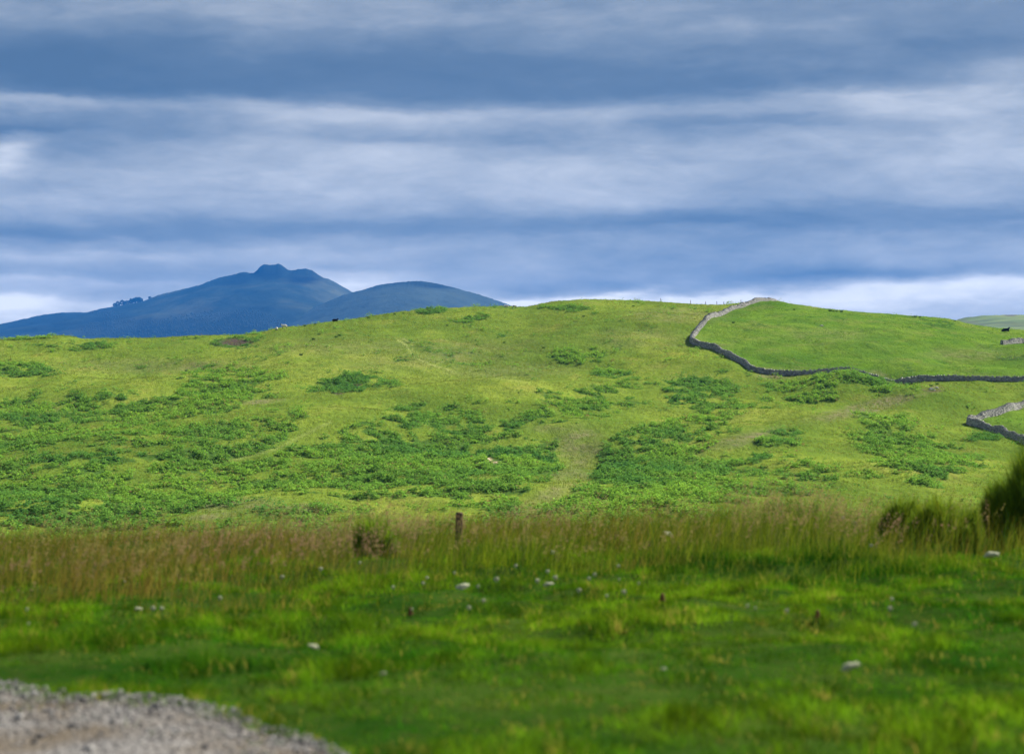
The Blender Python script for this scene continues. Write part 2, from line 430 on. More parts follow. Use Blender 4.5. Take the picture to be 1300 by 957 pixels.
def build_bracken():
    n = 1000000
    # area-uniform over y
    y = np.sqrt(rng.uniform(165 ** 2, 545 ** 2, n)); a = rng.uniform(-0.30, 0.30, n)
    x = a * y; z = T(x, y); u, v = to_uv(x, y, z)
    bd = bracken_density(u, v, x, y)
    keep = (bd > rng.uniform(-0.22, 0.36, n) + .30 * (rng.uniform(0, 1, n) - .5)) & ~(in_poly(x, y, POLY1) & (rng.uniform(0, 1, n) > 0.1))
    dome = fbm(x / .95, y / 1.25, 2, 83)
    keep &= dome > -.16 + .22 * (bd < .1)
    # not on the burnt or sandy patches
    keep &= ~((ell(u, v, 295, 435, 22, 4.5) > 0.5) | (ell(u, v, 627, 586, 12, 4) > 0.5) | (ell(u, v, 648, 390, 16, 7) > 0.4) | (ell(u, v, 356, 416, 14, 6) > 0.4))
    x, y, z, u, v, bd, dome = x[keep], y[keep], z[keep], u[keep], v[keep], bd[keep], dome[keep]
    print('bracken clumps', len(x))
    N = len(x)
    size = np.clip((0.75 + 0.9 * fbm(x / 2.0, y / 2.4, 3, 91)) * rng.uniform(.6, 1.3, N), 0.3, 1.9)
    tn = fbm(x / 14, y / 18, 3, 95)[:, None]; r1 = rng.uniform(0, 1, (N, 1))
    base = np.array([0.15, 0.31, 0.035]) * (1 - r1) + np.array([0.25, 0.42, 0.05]) * r1
    base = np.where(rng.uniform(0, 1, (N, 1)) < .04, np.array([.26, .19, .07]), base)
    dark = np.array([0.07, 0.20, 0.04])
    k = np.clip(0.22 - 0.9 * tn, 0, 1)
    for e in [(437,490,40,12),(300,436,36,8),(965,583,22,8),(1250,558,26,8),(1270,566,30,8),(1000,555,30,10)]:
        k = np.maximum(k, 0.75 * ell(u, v, *e)[:, None])
    tint = base * (1 - k) + dark * k
    V, Fc, C = leaf_cloud(x, y, z + np.clip(dome, 0, .6) * .7 * size, 6, 0.36 * size, 0.52 * size, 0.30, 0.17, tint, 0.25, (0.0, 0.7), 5)
    me = np_mesh('bracken', V, Fc, 4, False, dict(tint=C))
    tag(link('bracken', me, M_BRACKEN), 'bright green bracken covering the lower hillside in ragged patches', 'bracken', kind='stuff')
build_bracken()

# rough tufts of grass over the open hillside (one mass)
def build_hill_grass():
    n = 210000
    y = np.sqrt(rng.uniform(170 ** 2, 552 ** 2, n)); a = rng.uniform(-0.30, 0.30, n)
    x = a * y
    nn = fbm(x / 3.2, y / 5.0, 3, 101) + 0.7 * fbm(x / 11, y / 16, 2, 103)
    fl = in_poly(x, y, POLY1) | in_poly(x, y, POLY2)
    keep = nn > rng.uniform(-0.5, 0.5, n) + np.where(fl, 0.35, 0.0)
    x, y, fl = x[keep], y[keep], fl[keep]; z = T(x, y); N = len(x)
    K = 4; g = np.random.default_rng(3)
    az = g.uniform(0, 2 * np.pi, (N, K)); h = g.uniform(0.08, 0.24, (N, K)) * np.where(fl, 0.7, 1.0)[:, None]
    w = 0.05; dx, dy = np.cos(az), np.sin(az)
    ox = x[:, None] + g.normal(0, .16, (N, K)); oy = y[:, None] + g.normal(0, .16, (N, K)); oz = z[:, None] + 0 * ox
    v0 = np.stack([ox - dy * w, oy + dx * w, oz - .02], -1); v1 = np.stack([ox + dy * w, oy - dx * w, oz - .02], -1)
    v2 = np.stack([ox + dx * h * .6, oy + dy * h * .6, oz + h], -1)
    V = np.stack([v0, v1, v2], 2).reshape(-1, 3); Fc = np.arange(N * K * 3).reshape(-1, 3)
    r1 = g.uniform(0, 1, (N, 1)); t = np.array([0.14, 0.21, 0.025]) * (1 - r1) + np.array([0.24, 0.26, 0.05]) * r1
    t = np.where(fl[:, None], np.array([0.10, 0.20, 0.022]) * (0.8 + 0.5 * r1), t)
    C = np.broadcast_to(t[:, None, None, :], (N, K, 3, 3)).reshape(-1, 3)
    me = np_mesh('hill_grass', V, Fc, 3, False, dict(tint=C))
    tag(link('hill_grass', me, M_GRASS), 'yellow green rough grass over the open hillside', 'grass', kind='stuff')
build_hill_grass()

# ------------------------------------------------------------------ far hills
def mat_mountain(name, c1, c2, c3, sc):
    m = NT(name); p = pos(m)
    a = m.noise(m.mapping(p, (sc, sc * .5, sc * 2.5)), 1.0, 6, 0.62, 0.3)
    b = m.noise(m.mapping(p, (sc * 7, sc * 4, sc * 9)), 1.0, 5, 0.7)
    col = m.ramp(a, [(0.32, c1), (0.5, c2), (0.68, c3)])
    col = m.mix(0.5, col, m.ramp(b, [(0.3, 0.6), (0.7, 1.35)]), 'MULTIPLY')
    col = m.mix(m.attr('crag').outputs['Fac'], col, (0.008, 0.009, 0.009))
    return m.out(col, 1.0, b, 0.05, 0, 0.7, 12.0)

def far_hill(name, table, yr, y0, v0, mat, ncol, namp, crag=None, pw=1.25, seed=0):
    sa = np.array([ae(u, v)[0] for u, v in table]); se = np.array([ae(u, v)[1] for u, v in table])
    aa = np.linspace(sa[0], sa[-1], ncol)
    ts = np.concatenate([np.linspace(0, 1, 120)[:-1], 1 + np.linspace(0, 0.35, 24)])
    A, TT = np.meshgrid(aa, ts)
    Y = y0 + (yr - y0) * TT
    e1 = gsm(sa, se, sa[0], sa[-1], .0003); e2 = gsm(sa, se, sa[0], sa[-1], .016); eb = ae(650, v0)[1]
    kk = np.exp(-(np.clip(1 - TT, 0, None) / .05) ** 2); ES = (np.interp(A, *e1) + .00020 * fbm(A * 900, A * 0 + seed + 4, 3, 515)) * kk + np.interp(A, *e2) * (1 - kk)
    X = A * Y
    h = 1 - np.clip(1 - TT, 0, None) ** pw
    fade = smooth(0, 0.30, 1 - TT)
    rd = 1 - np.abs(fbm(X / namp[1], Y / (namp[1] * 2.2), 4, 131 + seed))
    E = np.minimum(eb, ES - 0.004) + (ES - np.minimum(eb, ES - 0.004)) * h
    Z = CAMZ + E * Y
    ridge_z = CAMZ + ES * yr
    over = np.clip(TT - 1, 0, None)
    Z = np.where(TT > 1, ridge_z - over * over * (yr - y0) * 0.6 - over * .02 * yr, Z)
    Z = Z + fade * namp[0] * (rd - 0.75) + fade * namp[0] * .25 * fbm(X / (namp[1] * .22), Y / (namp[1] * .3), 3, 151 + seed)
    x, y, z = X.ravel(), Y.ravel(), Z.ravel(); u, v = to_uv(x, y, z)
    cr = np.zeros_like(x)
    for c in (crag or []): cr = np.maximum(cr, c[5] * ell(u, v, *c[:5]))
    cr = np.clip(cr * (1 + 0.9 * fbm(x / 100, z / 24, 3, 171)), 0, 1)
    z = np.maximum(z, -45)
    me = np_mesh(name, np.stack([x, y, z], 1), grid_faces(*X.shape), 4, True, dict(crag=cr))
    o = tag(link(name, me, mat), kind='structure')
    def surf(uu, vv):
        d = np.hypot(u - uu, v - vv) + np.where(y > yr + 5, 50, 0); i = int(np.argmin(d)); return float(x[i]), float(y[i]), float(z[i])
    return o, surf, (u, v, x, y, z)

MT = [(-700,500),(-300,450),(-100,425),(0,411.5),(25,406),(55,399.5),(80,396.7),(100,396.4),(109,396.8),(130,391.5),(150,388),(180,383),(200,375),(230,367.5),(255,361.5),(268,356),
      (280,352),(295,349),(304,346.5),(311,345.2),(317,346.8),(322,346.3),(326,343.5),(330,338.5),(334,336),(340,335.6),(344,336.6),(349,336),(353,334.8),(357,336),(361,339),(365,342.5),(370,343.6),
      (374,343),(380,341.4),(388,341),(396,343),(402,347),(409,352),(417,354),(427,359),(440,366.5),(470,385),(520,412),(600,440),(700,470)]
MAT_M = mat_mountain('mountain_heather_cloud_shade', (0.010, 0.016, 0.016), (0.022, 0.034, 0.028), (0.075, 0.085, 0.055), 1 / 750)  # heather albedo set very dark to stand in for cloud shadow on the mountain
o_mt, mt_surf, mt_arr = far_hill('mountain', MT, 9000, 6100, 470, MAT_M, 1500, (47, 750), [(340,346,26,9,0,1),(385,352,26,10,0,.8),(300,355,22,7,-10,.55),(200,415,160,14,0,0.5),(270,400,90,14,-6,.3)])
M2 = [(180,470),(260,436),(300,424),(340,411.5),(370,401),(400,389.5),(425,379),(437,374),(447,371.3),(460,368),(480,362),(500,359),(520,357.2),(537,357),(555,360),(580,366),(610,374.5),(640,384.5),(665,394),(700,410),(800,450)]
MAT_M2 = mat_mountain('lower_hill_heather', (0.03, 0.045, 0.04), (0.045, 0.062, 0.05), (0.06, 0.075, 0.055), 1 / 600)
far_hill('mountain_spur', M2, 7700, 5400, 470, MAT_M2, 700, (25, 540), [(540,361,60,4,4,.5)], seed=3)
M3 = [(1100,450),(1180,421),(1205,410),(1216,405.5),(1226,403),(1250,400.5),(1280,399.8),(1300,399.5),(1400,397),(1600,404),(2000,420)]
def mat_green_hill():
    m = NT('far_pasture'); p = pos(m)
    a = m.noise(m.mapping(p, (1/60, 1/60, 1/20)), 1.0, 5, 0.6); col = m.ramp(a, [(0.38, (0.03, 0.07, 0.025)), (0.5, (0.055, 0.11, 0.03)), (0.64, (0.11, 0.15, 0.045))])
    col = m.mix(m.attr('crag').outputs['Fac'], col, (0.04, 0.05, 0.03))
    return m.out(col, 1.0)
far_hill('green_hill', M3, 1700, 1100, 440, mat_green_hill(), 300, (5, 120), [(1283,400.5,8,1.2,0,1),(1235,410,20,2,10,.5),(1290,412,30,3,0,.5)], seed=8)

# low country between and round the hills
def build_base():
    m = NT('low_pasture'); p = pos(m)
    a = m.noise(m.mapping(p, (1/300, 1/300, 1)), 1.0, 5, 0.6); col = m.ramp(a, [(0.35, (0.05, 0.09, 0.025)), (0.65, (0.14, 0.19, 0.05))])
    mm = m.out(col, 1.0)
    nx = 120; xs = np.linspace(-6200, 6200, nx); ys = np.linspace(-1200, 10700, nx)
    X, Y = np.meshgrid(xs, ys); Z = -46 + 6 * fbm(X / 900, Y / 900, 3, 200) * smooth(700, 1500, np.hypot(X, Y))
    me = np_mesh('low_country', np.stack([X.ravel(), Y.ravel(), Z.ravel()], 1), grid_faces(nx, nx), 4, True)
    tag(link('low_country', me, mm), kind='structure')
build_base()

# conifer plantation low on the mountain (one mass)
def build_plantation():
    u, v, x, y, z = mt_arr
    d = np.maximum.reduce([ell(u, v, 200, 418, 110, 13, 0), ell(u, v, 270, 408, 80, 14, -5), ell(u, v, 145, 402, 22, 7, 20), ell(u, v, 330, 410, 36, 8, 0)])
    g = np.random.default_rng(5); idx = np.nonzero((d * g.uniform(.3, 1.1, len(d)) > 0.5) & (y < 8900))[0]; idx = g.choice(idx, min(2200, len(idx)), replace=False)
    N = len(idx); px = x[idx] + g.normal(0, 14, N); py = y[idx] + g.normal(0, 8, N); pz = z[idx]
    h = g.uniform(5, 10, N); r = h * 0.3; K = 6
    ang = np.arange(K) / K * 2 * np.pi
    ring = np.stack([px[:, None] + r[:, None] * np.cos(ang), py[:, None] + r[:, None] * np.sin(ang), np.repeat((pz + h * .12)[:, None], K, 1)], -1)
    top = np.stack([px, py, pz + h], -1)[:, None]
    V = np.concatenate([ring, top], 1).reshape(-1, 3); b = np.arange(N)[:, None, None] * (K + 1)
    f = np.stack([np.arange(K), (np.arange(K) + 1) % K, np.full(K, K)], -1)[None] + b
    me = np_mesh('conifer_plantation', V, f.reshape(-1, 3), 3)
    m = NT('conifer_needles'); mat = m.out((0.018, 0.03, 0.025), 1.0)
    tag(link('conifer_plantation', me, mat), 'dark conifer plantation low on the flank of the blue mountain', 'forest', kind='stuff')
build_plantation()

# a row of wind-shaped trees on the mountain shoulder
M_FARLEAF = NT('far_tree_leaf').out((0.02, 0.035, 0.018), 1.0)
M_BARK = NT('bark').out((0.05, 0.04, 0.03), 1.0)
def far_tree(px, py, pz, h, w, lab, s, group):
    t = empty('tree', (px, py, pz)); tag(t, lab, 'tree', group)
    bm = bmesh.new(); bmesh.ops.create_cone(bm, segments=6, radius1=h * .04, radius2=h * .015, depth=h * .75, cap_ends=True)
    bmesh.ops.translate(bm, verts=bm.verts, vec=(0, 0, h * .34)); link('trunk', bm_mesh('trunk', bm), M_BARK, t)
    g = np.random.default_rng(s); bm = bmesh.new()
    for k in range(46):
        q = g.normal(0, 1, 3); q /= np.linalg.norm(q); rr = g.uniform(.3, 1) ** .6
        c = Vector((q[0] * w * .5 * rr, q[1] * w * .5 * rr, h * .62 + q[2] * h * .36 * rr))
        r = bmesh.ops.create_icosphere(bm, subdivisions=1, radius=h * g.uniform(.06, .13), matrix=Matrix.Translation(c))
        for vv in r['verts']: vv.co += Vector(g.normal(0, h * .02, 3))
    link('crown', bm_mesh('crown', bm), M_FARLEAF, t)
TREES = [(146,12,16),(150,14,14),(155,15,16),(159,12,12),(163,14,16),(167,15,15),(171,16,16),(175,17,18),(178,14,14)]
LABS = ['leftmost tree of the dark clump on the mountain shoulder','second tree from the left in the clump on the mountain shoulder','taller third tree from the left in the mountain clump',
        'small tree filling the gap left of the clump centre','middle tree of the nine in the clump on the mountain shoulder','fourth tree from the right in the mountain clump',
        'third tree from the right in the mountain clump','tallest broad tree near the right end of the mountain clump','rightmost tree of the dark clump on the mountain shoulder']
for i, (u, h, w) in enumerate(TREES):
    vv = float(np.interp(u, [a for a, b in MT], [b for a, b in MT]))
    a, e = ae(u, vv); yy = 8985.0
    far_tree(a * yy, yy, CAMZ + e * yy - 8.5, h * 2.0, w * 1.8, LABS[i], 20 + i, 'trees clumped on the mountain shoulder')
a, e = ae(190, 379.3); far_tree(a * 8985, 8985, CAMZ + e * 8985 - 5, 16, 13, 'lone small tree right of the clump on the mountain skyline', 44, 'trees clumped on the mountain shoulder')

# ------------------------------------------------------------------ dry stone walls
def mat_stone(name, c1, c2, c3):
    m = NT(name); p = pos(m)
    r = m.n('ShaderNodeNewGeometry').outputs['Random Per Island']
    col = m.ramp(r, [(0.0, c1), (0.5, c2), (1.0, c3)])
    nz = m.noise(p, 3.0, 4, 0.7)
    col = m.mix(m.ramp(nz, [(0.5, 0.0), (0.7, 0.6)]), col, (0.42, 0.41, 0.36))
    return m.out(col, 0.95, m.noise(p, 9.0, 4, 0.7), 0.15, 0, 0.6, 0.05)
M_STONE = mat_stone('whinstone', (0.15, 0.15, 0.145), (0.29, 0.28, 0.26), (0.46, 0.44, 0.40))

CUBE_F = np.array([[0,1,3,2],[4,6,7,5],[0,4,5,1],[2,3,7,6],[0,2,6,4],[1,5,7,3]])
def stones_mesh(name, C, T_, N_, Up, size, seed):
    """C centre, T_ tangent, N_ normal, size (len, depth, height)"""
    g = np.random.default_rng(seed); n = len(C)
    corners = np.array([[sx, sy, sz] for sx in (-.5, .5) for sy in (-.5, .5) for sz in (-.5, .5)])
    L = corners[None] * size[:, None, :] * (1 + g.uniform(-.16, .10, (n, 8, 3)))
    V = C[:, None] + L[..., 0:1] * T_[:, None] + L[..., 1:2] * N_[:, None] + L[..., 2:3] * Up[:, None]
    F_ = CUBE_F[None] + np.arange(n)[:, None, None] * 8
    return np_mesh(name, V.reshape(-1, 3), F_.reshape(-1, 4), 4)

def resample(P, step):
    P = np.array(P, float); # smooth (Catmull-Rom) then even steps
    out = []
    for i in range(len(P) - 1):
        p0 = P[max(i-1, 0)]; p1 = P[i]; p2 = P[i+1]; p3 = P[min(i+2, len(P)-1)]
        for t in np.linspace(0, 1, 12, endpoint=False):
            out.append(.5*((2*p1)+(-p0+p2)*t+(2*p0-5*p1+4*p2-p3)*t*t+(-p0+3*p1-3*p2+p3)*t**3))
    out.append(P[-1]); Q = np.array(out)
    s = np.concatenate([[0], np.cumsum(np.hypot(*np.diff(Q, axis=0).T))])
    ss = np.arange(0, s[-1], step)
    return np.stack([np.interp(ss, s, Q[:, 0]), np.interp(ss, s, Q[:, 1])], 1), ss

def dry_wall(P, label, hgt=1.25, seed=1, ruin=0.0, sharp=None):
    Q, ss = resample(P, 0.4)
    tn = np.gradient(Q, axis=0); tn /= np.linalg.norm(tn, axis=1)[:, None]
    nm = np.stack([tn[:, 1], -tn[:, 0]], 1)
    zz = T(Q[:, 0], Q[:, 1], False)
    zz = np.convolve(np.pad(zz, 4, mode='edge'), np.ones(9) / 9, 'valid')
    g = np.random.default_rng(seed)
    H = hgt * (1 + 0.16 * fbm(ss / 4, ss * 0, 3, seed) * 2 + 0.05 * g.normal(0, 1, len(ss)))
    if ruin: H = H * (1 - ruin * np.clip(0.5 + fbm(ss / 3, ss * 0 + 3, 2, seed + 5), 0, 1))
    w = empty('dry_stone_wall', (0, 0, 0)); tag(w, label, 'wall', 'dry stone walls on the hill')
    # hearting and face stones
    C=[];TT=[];NN=[];S=[]
    n = len(Q)
    for side in (-1, 1):
        for c in range(6):
            hh = H * 0.86 / 6
            k = np.arange(n); jit = g.uniform(-.1, .1, n) + (0.2 if c % 2 else 0)
            cx = Q + tn * jit[:, None] + nm * (side * (0.30 - 0.02 * c))
            C.append(np.column_stack([cx, zz + hh * (c + .5) - 0.05])); TT.append(np.column_stack([tn, np.zeros(n)])); NN.append(np.column_stack([nm, np.zeros(n)]))
            S.append(np.column_stack([g.uniform(.34, .52, n), g.uniform(.26, .36, n), hh * g.uniform(.9, 1.15, n)]))
    C = np.concatenate(C); TT = np.concatenate(TT); NN = np.concatenate(NN); S = np.concatenate(S)
    up = np.tile(np.array([0., 0., 1.]), (len(C), 1))
    link('stone_courses', stones_mesh('stone_courses', C, TT, NN, up, S, seed), M_STONE, w)
    # hearting: fills the middle so nothing shows through
    k = np.arange(n); C = np.column_stack([Q, zz + H * .4 - .05]); S = np.column_stack([np.full(n, .44), np.full(n, .34), H * .82])
    up = np.tile(np.array([0., 0., 1.]), (n, 1))
    link('hearting', stones_mesh('hearting', C, np.column_stack([tn, np.zeros(n)]), np.column_stack([nm, np.zeros(n)]), up, S, seed + 1), M_STONE, w)
    # coping: upright stones leaning along the wall
    Q2 = np.repeat(Q, 2, 0); off = np.tile([-.1, .1], n)[:, None]; t2 = np.repeat(tn, 2, 0); n2 = np.repeat(nm, 2, 0); z2 = np.repeat(zz, 2); H2 = np.repeat(H, 2)
    m = len(Q2); hs = g.uniform(.18, .30, m); keep = g.uniform(0, 1, m) > (0.05 + ruin)
    C = np.column_stack([Q2 + t2 * off, z2 + H2 * .86 + hs * .42 - .05])
    lean = g.normal(0.15, .12, m); up = np.column_stack([t2 * lean[:, None], np.ones(m)]); up /= np.linalg.norm(up, axis=1)[:, None]
    link('coping', stones_mesh('coping', C[keep], np.column_stack([t2, np.zeros(m)])[keep], np.column_stack([n2, np.zeros(m)])[keep], up[keep],
         np.column_stack([g.uniform(.12, .2, m), g.uniform(.42, .6, m), hs])[keep], seed + 2), M_STONE, w)
dry_wall(P1, 'long winding dry stone wall dropping from the hilltop and round the pasture', 1.12, 1, .13)
dry_wall(P2, 'dry stone wall with a sharp corner lower down at the right edge', 1.2, 2, .13)
dry_wall(P3, 'short tumbled pale stone wall below the black cow', 1.2, 3, 0.4)

# ------------------------------------------------------------------ rocks
def rock_mesh(s, seed, flat=.6):
    bm = bmesh.new(); bmesh.ops.create_icosphere(bm, subdivisions=3, radius=s)
    for v in bm.verts:
        d = mnoise.noise(v.co * (1.3 / s) + Vector((seed, 0, 0))) * .45 + mnoise.noise(v.co * (4 / s) + Vector((0, seed, 0))) * .15
        v.co *= 1 + d; v.co.z *= flat
    return bm_mesh('rock', bm)
M_SANDSTONE = mat_stone('pale_sandstone', (0.5, 0.38, 0.25), (0.55, 0.42, 0.29), (0.6, 0.47, 0.33))
def rock(u, v, s, lab, mat, seed, flat=.5):
    x, y, z = ground_at(u, v, 150)
    o = link('rock', rock_mesh(s, seed, flat), mat); o.location = (x, y, z + s * .12); tag(o, lab, 'rock', 'rocks on the hillside')
rock(630, 590, 0.62, 'largest pale sandstone rock in the bare scar among bracken', M_SANDSTONE, 1, .45)
rock(626, 591, 0.42, 'pale rock left against the largest rock of the scar', M_SANDSTONE, 2, .5)
rock(619, 584, 0.42, 'pale sandstone rock up and left in the bare scar', M_SANDSTONE, 3, .5)
rock(626, 578, 0.30, 'small pale rock topmost in the bare scar', M_SANDSTONE, 4, .5)
rock(438, 618, 0.32, 'lone small whitish rock in the bracken above the weed clump', M_SANDSTONE, 5)
rock(1183, 495, 0.6, 'grey boulder in the hollow below the winding wall', M_STONE, 6)
rock(1189, 493, 0.45, 'smaller grey boulder beside the grey boulder below the wall', M_STONE, 7)
rock(1043, 414, 0.4, 'grey stone lying alone in the upper pasture', M_STONE, 8)

# ------------------------------------------------------------------ animals
def skin_body(name, verts, edges, rad, mats, face_mat, sub=2):
    me = bpy.data.meshes.new(name); me.from_pydata([Vector(v) for v in verts], edges, [])
    o = bpy.data.objects.new('tmp', me); COL.objects.link(o)
    sk = o.modifiers.new('s', 'SKIN'); sk.use_smooth_shade = True
    for i, r in enumerate(rad):
        q = me.skin_vertices[0].data[i]; q.radius = (r, r) if not isinstance(r, tuple) else r; q.use_root = (i == 0)
    sb = o.modifiers.new('b', 'SUBSURF'); sb.levels = sub; sb.render_levels = sub
    dg = bpy.context.evaluated_depsgraph_get(); ev = o.evaluated_get(dg)
    out = bpy.data.meshes.new_from_object(ev); out.name = name
    bpy.data.objects.remove(o)
    out.materials.clear()
    for m in mats: out.materials.append(m)
    for p in out.polygons:
        p.use_smooth = True; p.material_index = face_mat(p.center)
    return out
def fleece(name, c):
    m = NT(name); p = pos(m); nz = m.noise(p, 14, 4, .6)
    return m.out(m.mix(nz, tuple(k * .8 for k in c), c), 1.0, nz, .05, 0, .8, .03)
M_FLEECE = fleece('cream_fleece', (0.72, 0.68, 0.6)); M_FACE = NT('dark_face').out((0.03, 0.028, 0.026), .8); M_BLACKW = fleece('black_coat', (0.016, 0.015, 0.016))
def sheep_mesh(pose='stand', mats=None):
    lie = pose == 'lie'; bz = .34 if lie else .62
    V = [(0,0,bz),(.28,0,bz+.01),(.45,0,bz+.03),(-.28,0,bz+.01),(-.47,0,bz)]
    E = [(0,1),(1,2),(0,3),(3,4)]; Rd = [.27,.25,.19,.27,.2]
    def add(pt, par, r): V.append(pt); E.append((par, len(V)-1)); Rd.append(r); return len(V)-1
    if pose == 'graze':
        n1 = add((.62,0,.5), 2, .11); h = add((.74,0,.28), n1, .085); add((.80,0,.12), h, .05)
    else:
        n1 = add((.60,0,bz+.18), 2, .11); h = add((.68,0,bz+.34), n1, .085); add((.84,0,bz+.28), h, .05)
    for s in (-1, 1):
        add((V[h][0]-.04, s*.15, V[h][2]+.05), h, .022)
    for (par, x) in ((2, .36), (4, -.38)):
        for s in (-1, 1):
            if lie:
                a = add((x+.1, s*.2, .14), par, .07); add((x+.3, s*.2, .05), a, .04)
            else:
                a = add((x, s*.13, .40), par, .075); b = add((x+(.02 if x > 0 else -.04), s*.13, .22), a, .042); add((x, s*.13, .03), b, .034)
    add((-.62,0,bz-.05), 4, .05)
    nx, nz = V[n1][0] + .03, V[n1][2]
    def fm(c):
        if len(mats) == 1: return 0
        head = c.x > nx and (pose != 'graze' or c.z < nz - .1)
        leg = (not lie) and c.z < .33
        return 1 if (head or leg) else 0
    return skin_body('sheep', V, E, Rd, mats, fm)
def place_animal(me, name, u, v, rz, lab, cat, group=None, dy=0.0, sc=1.0):
    a, e = ae(u, v)
    x, y, z = ground_at(u, v + 1.0, 150)
    y += dy; x = a * y; z = Ts(x, y)
    o = link(name, me); o.location = (x, y, z); o.rotation_euler = (0, 0, rz); o.scale = (sc,) * 3; tag(o, lab, cat, group)
    print(name, u, v, 'at', round(x,1), round(y,1), 'uv', [round(float(q),1) for q in to_uv(x, y, z)])
SG = 'sheep along the hill skyline'
place_animal(sheep_mesh('stand', [M_FLEECE, M_FACE]), 'sheep', 361, 416.5, R(180), 'larger white sheep standing right of another below the mountain', 'sheep', SG, sc=1.2)
place_animal(sheep_mesh('graze', [M_FLEECE, M_FACE]), 'sheep', 351, 419, R(110), 'smaller white sheep left of its companion below the mountain', 'sheep', SG)
place_animal(sheep_mesh('lie', [M_BLACKW]), 'sheep', 425, 407.5, R(8), 'black sheep lying on the skyline in front of the mountain', 'sheep', SG, sc=1.15)
place_animal(sheep_mesh('lie', [M_FLEECE, M_FACE]), 'sheep', 643, 389.2, R(170), 'white sheep lying highest at the foot of the lower blue peak', 'sheep', SG)
place_animal(sheep_mesh('graze', [M_FLEECE, M_FACE]), 'sheep', 653, 390.5, R(15), 'white sheep grazing head down just right of the lying white sheep', 'sheep', SG)
def cow_mesh():
    V = [(0,0,.5),(.5,0,.52),(.85,0,.6),(-.5,0,.5),(-.9,0,.46)]; E = [(0,1),(1,2),(0,3),(3,4)]; Rd = [.46,.44,.34,.42,.3]
    def add(pt, par, r): V.append(pt); E.append((par, len(V)-1)); Rd.append(r); return len(V)-1
    n = add((1.12,0,.95), 2, .2); h = add((1.28,0,1.22), n, .16); add((1.55,0,1.08), h, .09)
    for s in (-1, 1):
        add((1.24, s*.3, 1.27), h, .04)
        a = add((.95, s*.35, .2), 2, .12); add((1.25, s*.36, .09), a, .07)
        a = add((-.6, s*.42, .22), 4, .15); add((-.2, s*.52, .1), a, .07)
    add((-1.2,.05,.2), 4, .05)
    return skin_body('cow', V, E, Rd, [M_BLACKW], lambda c: 0)
place_animal(cow_mesh(), 'cow', 1276, 420.0, R(8), 'black cow lying head up on the pasture skyline', 'cow', sc=.85)

# ------------------------------------------------------------------ posts
def mat_wood():
    m = NT('weathered_wood'); p = pos(m); g = m.noise(m.mapping(p, (14, 14, 2)), 1.0, 5, .6)
    return m.out(m.ramp(g, [(.3, (.075, .05, .035)), (.7, (.17, .12, .085))]), .9, g, .1, 0, .5, .01)
M_WOOD = mat_wood()
def post_mesh(h, r):
    bm = bmesh.new(); bmesh.ops.create_cone(bm, segments=12, radius1=r, radius2=r * .93, depth=h, cap_ends=True)
    bmesh.ops.bevel(bm, geom=[e for e in bm.edges if all(v.co.z > 0 for v in e.verts)], offset=r * .2, segments=1, affect='EDGES')
    bmesh.ops.translate(bm, verts=bm.verts, vec=(0, 0, h / 2 - .1)); return bm_mesh('fence_post', bm)
a, e = ae(582, 650); py_ = 31.0
o = link('fence_post', post_mesh(CAMZ + e * py_ - Ts(a * py_, py_) + .1, .06), M_WOOD); o.location = (a * py_, py_, Ts(a * py_, py_))
o.rotation_euler = (R(2), R(1.5), 0); tag(o, 'lone wooden fence post standing in the tall foreground grass', 'post')
pm = post_mesh(1.25, .08)
PL = {839:'leftmost of the small posts on the skyline left of the wall top',877:'second skyline post from the left, left of the wall top',896:'third skyline post from the left, nearing the wall top',
      910:'fourth skyline post from the left, left of the wall top',919:'fifth skyline post from the left, close to the fourth',941:'skyline post nearest the top of the winding wall'}
for u, lab in PL.items():
    a = ae(u, 385)[0]; r = float(np.interp(a, *RG)); yy = r + 7
    es = float(np.interp(a, *SG1)); top = CAMZ + (es + 1.7 / F) * yy
    o = link('fence_post', pm.copy(), M_WOOD); o.location = (a * yy, yy, max(top - 1.15, Ts(a*yy, yy) - .1)); o.rotation_euler = (R(random.uniform(-4, 4)), R(random.uniform(-5, 5)), 0)
    tag(o, lab, 'post', 'fence posts along the skyline')

# ------------------------------------------------------------------ dark rush tufts dotted on the hill
def blades_mesh(name, n, spread, h, w, lean, tint, seed, seg=3, tip_tint=None, curve=.5, base_c=(0,0,0)):
    g = np.random.default_rng(seed)
    az = g.uniform(0, 2*np.pi, n); rr = np.sqrt(g.uniform(0, 1, n)) * spread
    bx, by = rr*np.cos(az), rr*np.sin(az); d = az + g.normal(0, .8, n); H = h * g.uniform(.55, 1.1, n); ln = lean * g.uniform(.2, 1.2, n)
    V, C = blade_strip(bx, by, 0*bx, d, H, w * g.uniform(.7, 1.3, n), ln, seg, np.array(tint)[None] * g.uniform(.6, 1.4, (n, 1)), g)
    return V, C
def blade_strip(bx, by, bz, d, H, W, lean, seg, tint, g):
    n = len(bx); vs = []
    fx, fy = np.cos(d), np.sin(d); ph = g.uniform(0, np.pi, n); wx, wy = np.cos(ph), np.sin(ph)
    for k in range(seg + 1):
        t = k / seg; off = lean * H * t * t; zz = bz + H * t * (1 - .25 * lean * t); ww = W * .5 * (1 - t) ** .6 if k < seg else W * .04
        for s in (-1, 1):
            vs.append(np.stack([bx + fx*off + s*wx*ww, by + fy*off + s*wy*ww, zz], -1))
    V = np.stack(vs, 1)
    C = np.broadcast_to(tint[:, None, :], V.shape)
    return V.reshape(-1, 3), C.reshape(-1, 3)
def strip_faces(n, seg):
    b = np.arange(n)[:, None, None] * (2 * (seg + 1)); k = np.arange(seg)
    f = np.stack([2*k, 2*k+1, 2*k+3, 2*k+2], -1)[None]
    return (b + f).reshape(-1, 4)

